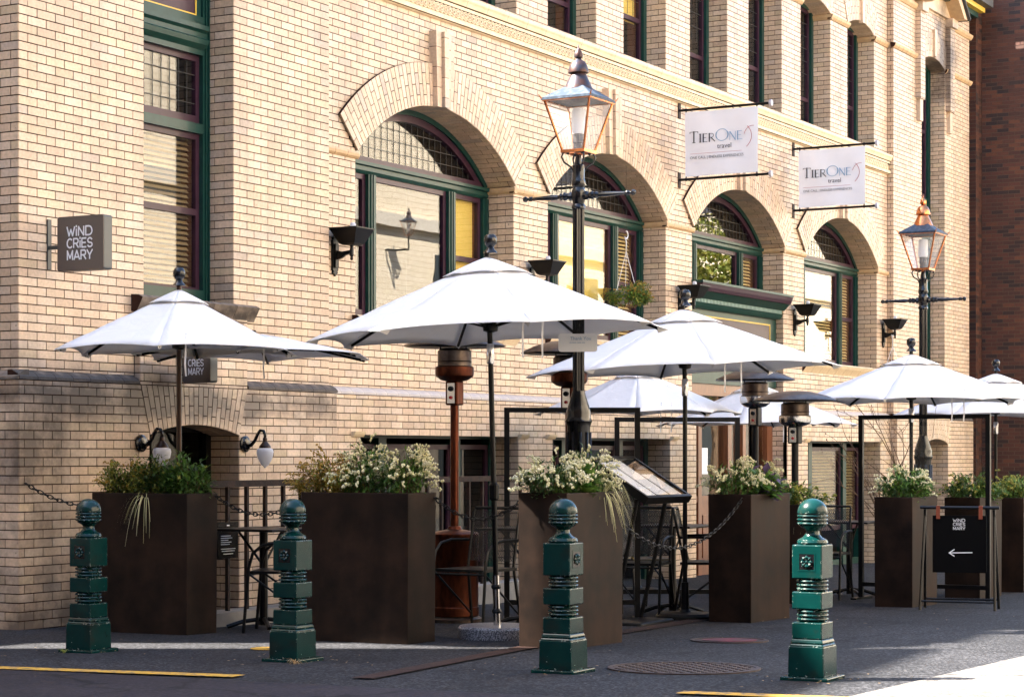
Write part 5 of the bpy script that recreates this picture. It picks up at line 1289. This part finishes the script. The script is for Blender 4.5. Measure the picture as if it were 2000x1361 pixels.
# ------------------------------------------------------------------ patio heaters
def heater(x, y, m_, label, steel):
    t = empty('patio_heater', (x, y, gz(x, y)), label, 'patio heater', 'mushroom patio heaters')
    b = MB(); b.lathe([(.22,.0),(.22,.03),(.19,.05)], 24); b.build('base', M['burnt'], t, smooth='auto')
    b = MB(); b.lathe([(.19,.05),(.195,.055),(.195,.12),(.19,.125),(.19,.66),(.197,.67),(.197,.70),(.185,.71),(.06,.735),(.05,.76)], 28); b.build('tank_cover', m_, t, smooth='auto')
    b = MB(); b.tube([(0,0,.74),(0,0,1.72)], .034, 14); b.build('post', m_, t, smooth='auto')
    b = MB(); b.box(-.055,.055,-.055,.055,1.72,1.91); ob = b.build('control_box', m_, t); bv = ob.modifiers.new('b','BEVEL'); bv.width = .012; bv.segments = 3
    b = MB(); d = Vector((-NX,-NY,0)); s_ = Vector((NY,-NX,0))
    b.box(-.058,-.056,-.035,.035,1.735,1.895); b.build('control_panel', M['steel'], t)
    b = MB(); b.lathe([(.0,-.0745),(.02,-.072),(.022,-.058)], 12, (0,.0,1.85), axis='x'); b.build('knob', M['black'], t)
    b = MB(); b.lathe([(.0,-.070),(.013,-.068),(.014,-.058)], 10, (0,.0,1.78), axis='x'); b.build('igniter', M['redplastic'], t)
    b = MB(); b.lathe([(.07,1.91),(.11,1.92),(.15,1.95),(.155,1.97),(.155,2.02),(.14,2.03)], 24); b.build('burner_cup', M['steel'] if steel else m_, t, smooth='auto')
    b = MB(); b.lathe([(.135,2.025),(.135,2.06),(.14,2.065),(.135,2.07),(.135,2.15),(.11,2.17),(.0,2.175)], 24); b.build('emitter', M['burnt'], t, smooth='auto')
    b = MB(); b.lathe([(.40,2.185),(.405,2.19),(.395,2.20),(.30,2.245),(.16,2.285),(.05,2.295),(.0,2.297)], 32); b.build('reflector', M['burnt'], t, smooth='auto')
    b = MB(); b.lathe([(.39,2.183),(.29,2.21),(.02,2.23)], 24); b.build('reflector_lining', M['black'], t, smooth=True)
    b = MB()
    for k in range(3): a = R(120*k+20); b.tube([(.12*math.cos(a), .12*math.sin(a), 2.14), (.12*math.cos(a), .12*math.sin(a), 2.24)], .006, 5)
    b.build('stand_off', M['black'], t)
    return t
heater(2.474, -2.314, M['heatcopper'], 'copper patio heater under the central parasol', False)
heater(3.630, -2.735, M['heatcopper'], 'copper patio heater behind the first street lamp', False)
heater(8.010, -2.564, M['black'], 'black and steel patio heater under the parasol by the menu stand', True)
t = heater(6.95, -3.42, M['black'], 'black and steel patio heater in front of the far basement window', True); t.scale = (1,1,.875)
# ------------------------------------------------------------------ glass windscreens
def screen(p, q, h, label, legs=True):
    p, q = Vector((*p, 0)), Vector((*q, 0)); z_ = gz((p.x+q.x)/2, (p.y+q.y)/2); c = (p+q)/2; d = q-p; L_ = d.length
    t = empty('windscreen', (c.x, c.y, z_), label, 'windscreen', 'black framed windscreens', rz=math.atan2(d.y, d.x))
    w_ = .022
    for s_ in (-1, 1):
        b = MB(); b.box(s_*L_/2-w_, s_*L_/2+w_, -w_, w_, -.03, h); b.build('post', M['black'], t)
        b = MB(); b.box(s_*L_/2-w_*1.3, s_*L_/2+w_*1.3, -.22, .22, -.03, .015); b.build('foot', M['black'], t)
    for a, e in ((h-.04, h), (.12, .16)):
        b = MB(); b.box(-L_/2+w_, L_/2-w_, -w_*.9, w_*.9, a, e); b.build('rail', M['black'], t)
    b = MB(); b.box(-L_/2+w_, L_/2-w_, -.003, .003, .16, h-.04); b.build('pane', M['clear'], t)
screen((2.939,-2.528), (3.458,-3.449), 1.715, 'black framed glass windscreen behind the first street lamp')
screen((5.169,-2.41), (5.703,-3.359), 1.715, 'black framed glass windscreen left of the entrance door')
screen((7.75,-3.793), (7.75,-5.06), 1.79, 'black framed glass windscreen behind the folding arrow sign')
# ------------------------------------------------------------------ menu stand
t = empty('menu_stand', (2.95,-3.72,gz(2.95,-3.72)), 'black sloping menu lectern with papers under glass', 'menu stand')
b = MB(); b.box(-.30,.30,-.16,.16,-.03,.03); ob = b.build('base', M['black'], t); bv = ob.modifiers.new('b','BEVEL'); bv.width = .02; bv.segments = 3
for sx in (-.26, .26):
    b = MB(); b.tube([(sx,.12,.03),(sx,.0,.5),(sx,-.10,.98)], .018, 8); b.build('leg', M['black'], t, smooth='auto')
y0, z0, y1, z1 = -.26, .985, .26, 1.30; dv = Vector((0, y1-y0, z1-z0)).normalized(); nv = Vector((0, -dv.z, dv.y))
def board(mb, u0, u1, a, e, d0, d1):
    L_ = math.hypot(y1-y0, z1-z0); P = lambda u, f, d: tuple(Vector((u, y0, z0)) + dv*f*L_ + nv*d)
    mb.add([P(u0,a,d0),P(u1,a,d0),P(u1,e,d0),P(u0,e,d0),P(u0,a,d1),P(u1,a,d1),P(u1,e,d1),P(u0,e,d1)], [(0,3,2,1),(4,5,6,7),(0,1,5,4),(1,2,6,5),(2,3,7,6),(3,0,4,7)])
b = MB(); board(b, -.40, .40, 0, 1, -.05, -.012)
for (u0,u1,a,e) in ((-.40,.40,0,.055),(-.40,.40,.945,1),(-.40,-.365,.055,.945),(.365,.40,.055,.945)): board(b, u0, u1, a, e, -.012, .012)
b.build('case', M['black'], t)
for (u0,u1,a,e) in ((-.34,-.13,.1,.9),(-.10,.11,.12,.92),(.14,.34,.1,.6)):
    b = MB(); board(b, u0, u1, a, e, -.011, -.009); b.build('menu_sheet', M['paper'], t)
b = MB(); board(b, -.365, .365, .055, .945, .002, .005); b.build('cover_glass', M['menuglass'], t)
# ------------------------------------------------------------------ folding sign with an arrow
t = empty('folding_sign', (6.28,-5.24,gz(6.28,-5.24)), 'black folding sign with white arrow hung on leather straps', 'sign', rz=R(-79))
for sx in (-.30, .30):
    for sy in (-.115, .115):
        b = MB(); b.tube([(sx*1.08, sy*1.6, 0), (sx, sy*-.12, .885)], .0135, 6); b.build('leg', M['black'], t)
b = MB(); b.tube([(-.345,0,.90),(.345,0,.90)], .014, 8); b.build('top_bar', M['black'], t)
for sy in (-.17,.17): b = MB(); b.tube([(-.31,sy,.08),(.31,sy,.08)], .011, 6); b.build('lower_bar', M['black'], t)
b = MB(); b.box(-.235,.235,-.008,.008,.325,.83); b.build('board', M['matte'], t)
for sx in (-.185,.185): b = MB(); b.box(sx-.017,sx+.017,-.019,-.0155,.80,.91); b.box(sx-.017,sx+.017,-.019,.019,.912,.918); b.build('strap', M['leather'], t)
b = MB(); F = lambda u, v_: (u, -.0095, v_); wind_text(b, F, -.055, .705, .105, .105, .0036); b.build('lettering', M['white'], t)
b = MB(); ribbon(b, [(-.09,.50),(.11,.505)], .008, F); ribbon(b, [(-.045,.53),(-.09,.50),(-.045,.472)], .008, F); b.build('arrow', M['white'], t)
# ------------------------------------------------------------------ tables and chairs
def table(x, y, label, w_=.62):
    t = empty('cafe_table', (x, y, gz(x, y)), label, 'table', 'black cafe tables')
    b = MB(); b.box(-w_/2, w_/2, -w_/2, w_/2, .735, .755); ob = b.build('table_top', M['black'], t); bv = ob.modifiers.new('b','BEVEL'); bv.width = .008; bv.segments = 2
    b = MB(); b.tube([(0,0,.02),(0,0,.735)], .032, 10); b.build('column', M['black'], t, smooth='auto')
    for k in range(4):
        a = R(45+90*k); b = MB(); b.tube([(0,0,.07),(.16*math.cos(a),.16*math.sin(a),.05),(.28*math.cos(a),.28*math.sin(a),.012)], .018, 6); b.build('foot', M['black'], t, smooth='auto')
    for k in range(2):
        a = R(90*k); b = MB(); b.tube([(.03*math.cos(a),.03*math.sin(a),.5),(.24*math.cos(a),.24*math.sin(a),.73)], .01, 6); b.build('brace', M['black'], t)
def chair(x, y, rz, label):
    t = empty('cafe_chair', (x, y, gz(x, y)), label, 'chair', 'black metal cafe armchairs', rz=rz)
    b = MB(); b.box(-.22,.22,-.22,.22,.435,.455); b.build('seat', M['black'], t)
    n = 6; b = MB()
    for k in range(n+1): z_ = .50+.38*k/n; yy = .20+.07*k/n; b.v += [(-.20,yy,z_),(.20,yy,z_)]
    b.f = [(2*k,2*k+1,2*k+3,2*k+2) for k in range(n)]; b.r = [0]*n; b.build('mesh_back', M['perf'], t)
    b = MB(); b.tube([(-.21,.19,.46),(-.21,.22,.62),(-.21,.275,.88),(-.20,.28,.90),(.20,.28,.90),(.21,.275,.88),(.21,.22,.62),(.21,.19,.46)], .012, 7); b.build('back_frame', M['black'], t, smooth='auto')
    for s_ in (-1, 1):
        pts = [(s_*.24,-.26,.0),(s_*.24,-.235,.30),(s_*.24,-.22,.48),(s_*.24,-.19,.585),(s_*.24,-.12,.645),(s_*.24,.02,.665),(s_*.23,.22,.66)]
        b = MB(); b.tube(pts, .012, 7); b.build('front_leg_arm', M['black'], t, smooth='auto')
        b = MB(); b.tube([(s_*.21,.19,.46),(s_*.23,.27,.0)], .012, 7); b.build('rear_leg', M['black'], t, smooth='auto')
        b = MB(); b.tube([(s_*.225,-.23,.44),(s_*.225,.24,.10)], .008, 6); b.build('brace', M['black'], t)
    b = MB(); b.tube([(-.24,-.235,.42),(.24,-.235,.42)], .010, 6); b.build('cross_rail', M['black'], t)
table(1.10, -1.45, 'black cafe table between the first and second planters', .55)
table(2.35, -3.05, 'black cafe table behind the central parasol pole', .6)
table(4.55, -3.25, 'black cafe table with glasses behind the menu stand', .6)
table(8.35, -3.45, 'black cafe table left of the arrow sign planter', .6)
chair(.80, -1.86, R(205), 'black metal armchair between the first and second planters')
chair(1.78, -2.92, R(265), 'black metal armchair in front of the copper heater')
chair(3.80, -3.30, R(280), 'black mesh armchair just behind the menu stand')
chair(4.30, -3.70, R(20), 'black metal armchair left of the menu stand planter')
chair(4.95, -2.75, R(150), 'black metal armchair across the table with glasses')
chair(7.60, -3.45, R(275), 'black mesh armchair behind the rightmost bollard')
chair(8.60, -3.95, R(20), 'black metal armchair left of the arrow sign planter')
def tumbler(x, y, label):
    t = empty('drinking_glass', (x, y, gz(4.55,-3.25)+.755), label, 'glass', 'clear tumblers')
    b = MB(); b.lathe([(.026,0),(.03,.004),(.034,.11),(.032,.11),(.027,.012),(.0,.01)], 14, cap=False); b.build('tumbler', M['glass'], t, smooth='auto')
tumbler(4.36, -3.32, 'clear tumbler on the table, nearer the menu stand'); tumbler(4.40, -3.42, 'clear tumbler on the table, nearer the planter')
# ------------------------------------------------------------------ chains
def chain(p, q, sag, label, m_='black', pitch=.042):
    p, q = Vector(p), Vector(q); N_ = 200; P = [p.lerp(q, k/N_) - Vector((0,0,sag*4*(k/N_)*(1-k/N_))) for k in range(N_+1)]
    t = empty('chain', tuple((p+q)/2), label, 'chain', 'black chains between the planters'); off = (p+q)/2
    b = MB(); acc = 0; flip = 0; last = P[0]
    d_acc = 0; pos = []
    for a, e in zip(P, P[1:]):
        d_acc += (e-a).length
        if d_acc >= pitch: d_acc = 0; pos.append((a, (e-a).normalized()))
    for k, (c, d) in enumerate(pos):
        s_ = d.cross(Vector((0,0,1))).normalized(); u_ = s_.cross(d) if k % 2 else s_
        pts = [c-off + d*(.030*math.cos(a)) + u_*(.013*math.sin(a)) for a in [2*math.pi*j/10 for j in range(10)]]
        b.tube(pts, .0042, 5, closed=True)
    b.build('links', M[m_], t, smooth=True)
chain((-.0,-.345+.3,1.04), (.12,-.66,.86), .05, 'black chain from the wall to the corner planter')
chain((.44,-1.48,.955), (.10,-2.56,.955), .14, 'black chain between the first and second planters')
chain((.40,-3.37,.975), (.20,-4.22,.965), .16, 'black chain between the second and third planters')
chain((.95,-4.50,.82), (3.49,-4.36,.90), .30, 'black chain hanging in front of the menu stand')
# ------------------------------------------------------------------ railing
t = empty('iron_railing', (.9,-1.0,gz(.9,-1)), 'rusty black iron railing along the basement wall', 'railing')
L_ = 5.6; zt = 1.10
b = MB(); b.box(0, L_, -.03, .03, zt-.04, zt+.01); b.build('top_rail', M['rust'], t)
b = MB(); b.box(0, L_, -.012, .012, .06, .085); b.build('bottom_rail', M['rust'], t)
k = .10; first = None
while k < L_:
    if first is None: b = MB(); b.box(-.014,.014,-.014,.014,-.12,zt-.04); first = b.build('baluster', M['rust'], t, loc=(k,0,0))
    else: inst(first, (k,0,0), 'baluster')
    k += .245
t = empty('kerb', (0,0,0), 'low concrete kerb under the iron railing', 'kerb'); b = MB(); b.box(.7, 6.6, -1.12, -.88, -.4, .03-.0); b.build('kerb_stone', M['concrete'], t)
t = empty('black_notice', (1.05,-1.045,.44), 'black notice with white print wired to the railing', 'notice')
b = MB(); b.box(0,.26,-.008,.0,0,.28); b.build('panel', M['iron'], t)
b = MB(); F = lambda u, v_: (u, -.0095, v_)
ribbon(b, [(.115,.255),(.145,.255)], .010, F)
for (u0,u1,v_) in ((.06,.20,.232),(.04,.22,.214),(.04,.16,.175),(.04,.18,.158),(.04,.13,.142),(.04,.17,.126),(.04,.15,.110),(.04,.22,.075),(.05,.21,.058),(.07,.19,.036)): ribbon(b, [(u0,v_),(u1,v_)], .005, F)
b.build('print', M['white'], t)
# ------------------------------------------------------------------ covers in the pavement
def cover(x, y, r_, m_, label, grid=True):
    t = empty('manhole_cover', (x, y, gz(x, y)), label, 'manhole cover')
    t.rotation_euler = (math.atan(-GB*NY), -math.atan(-GB*NX), 0)
    b = MB(); b.lathe([(r_,.0),(r_,.008),(r_-.03,.008),(r_-.03,.005),(.0,.005)], 36, cap=False); b.build('cover_plate', m_, t)
    if grid:
        b = MB(); s_ = .045; n_ = int(r_/s_)
        for i in range(-n_, n_+1):
            for j in range(-n_, n_+1):
                if math.hypot(i*s_, j*s_) < r_-.05 and (i+j) % 2 == 0: b.box(i*s_-.016, i*s_+.016, j*s_-.010, j*s_+.010, .005, .009)
        o = b.build('tread_studs', m_, t); o['kind'] = 'stuff'
    return t
M['castiron'] = mk('brown_cast_iron', (.035,.022,.018), (.06,.038,.03), 20, .55, metal=.3)
M['redpaint'] = mk('faded_red_paint', (.16,.02,.03), (.05,.025,.025), 7, .6)
cover(-.88, -5.86, .44, M['castiron'], 'large round cast iron manhole cover in front of the menu stand')
t = cover(1.45, -5.13, .27, M['castiron'], 'smaller round manhole cover with faded red paint', False)
b = MB(); b.lathe([(.19,.007),(.19,.009),(.0,.009)], 24, cap=False); b.build('paint_patch', M['redpaint'], t)['label'] = 'faded red paint on the cover plate'
b = MB(); b.lathe([(.09,.006),(.09,.010),(.0,.010)], 20, (-.81,-2.85,gz(-.81,-2.85)), cap=False)
tag(b.build('valve_cover', M['linepaint']), 'small yellow painted valve cover behind the second bollard', 'valve cover')
# ------------------------------------------------------------------ trees on the square, mirrored in the glass
random.seed(5)
def tree(x, y, h, label):
    t = empty('tree', (x, y, gz(x, y)), label, 'tree', 'trees on the square')
    b = MB(); b.tube([(0,0,-.2),(.05,.03,h*.35),(0,.1,h*.6)], .16, 8, .08)
    for k in range(7): a = k*.9; b.tube([(0,.05,h*(.35+.03*k)), (math.cos(a)*1.2, math.sin(a)*1.2, h*(.55+.04*k))], .06, 6, .02)
    b.build('trunk', M['bark'], t)
    b = MB()
    for k in range(5200):
        c = Vector((random.gauss(0,1), random.gauss(0,1), random.gauss(0,1))); c = c.normalized()*random.random()**.45
        cl = Vector((math.sin(k % 17*2.1), math.cos(k % 17*1.7), math.sin(k % 17*.9)))*.9
        p = Vector((c.x*1.5+cl.x, c.y*1.5+cl.y, h*.68+(c.z*1.3+cl.z)*h*.16)); leaf(b, p, rdir(), rdir(), .16, .10)
    b.build('crown', M['treeleaf'], t, recalc=False)
tree(36.6, -9.9, 9.0, 'spring leaf tree on the square mirrored in the entrance window')

b = MB()
for k in range(130):
    if k % 2: x_, y_ = random.choice([(-1.5,-2.0),(-1.5,-3.6),(-1.44,-5.4),(-1.2,-6.8)]); x_ += random.gauss(0,.28); y_ += random.gauss(0,.28)
    else: x_, y_ = random.uniform(-1.8,6), random.uniform(-6.2,-1.2)
    leaf(b, Vector((x_, y_, gz(x_, y_)+.011)), Vector((random.gauss(0,1), random.gauss(0,1), .05)), Vector((0,0,1)), random.uniform(.012,.035), random.uniform(.006,.015), .1)
tag(b.build('leaf_litter', M['straw'], recalc=False), 'scattered dry leaf bits on the pavement', 'litter', kind='stuff')
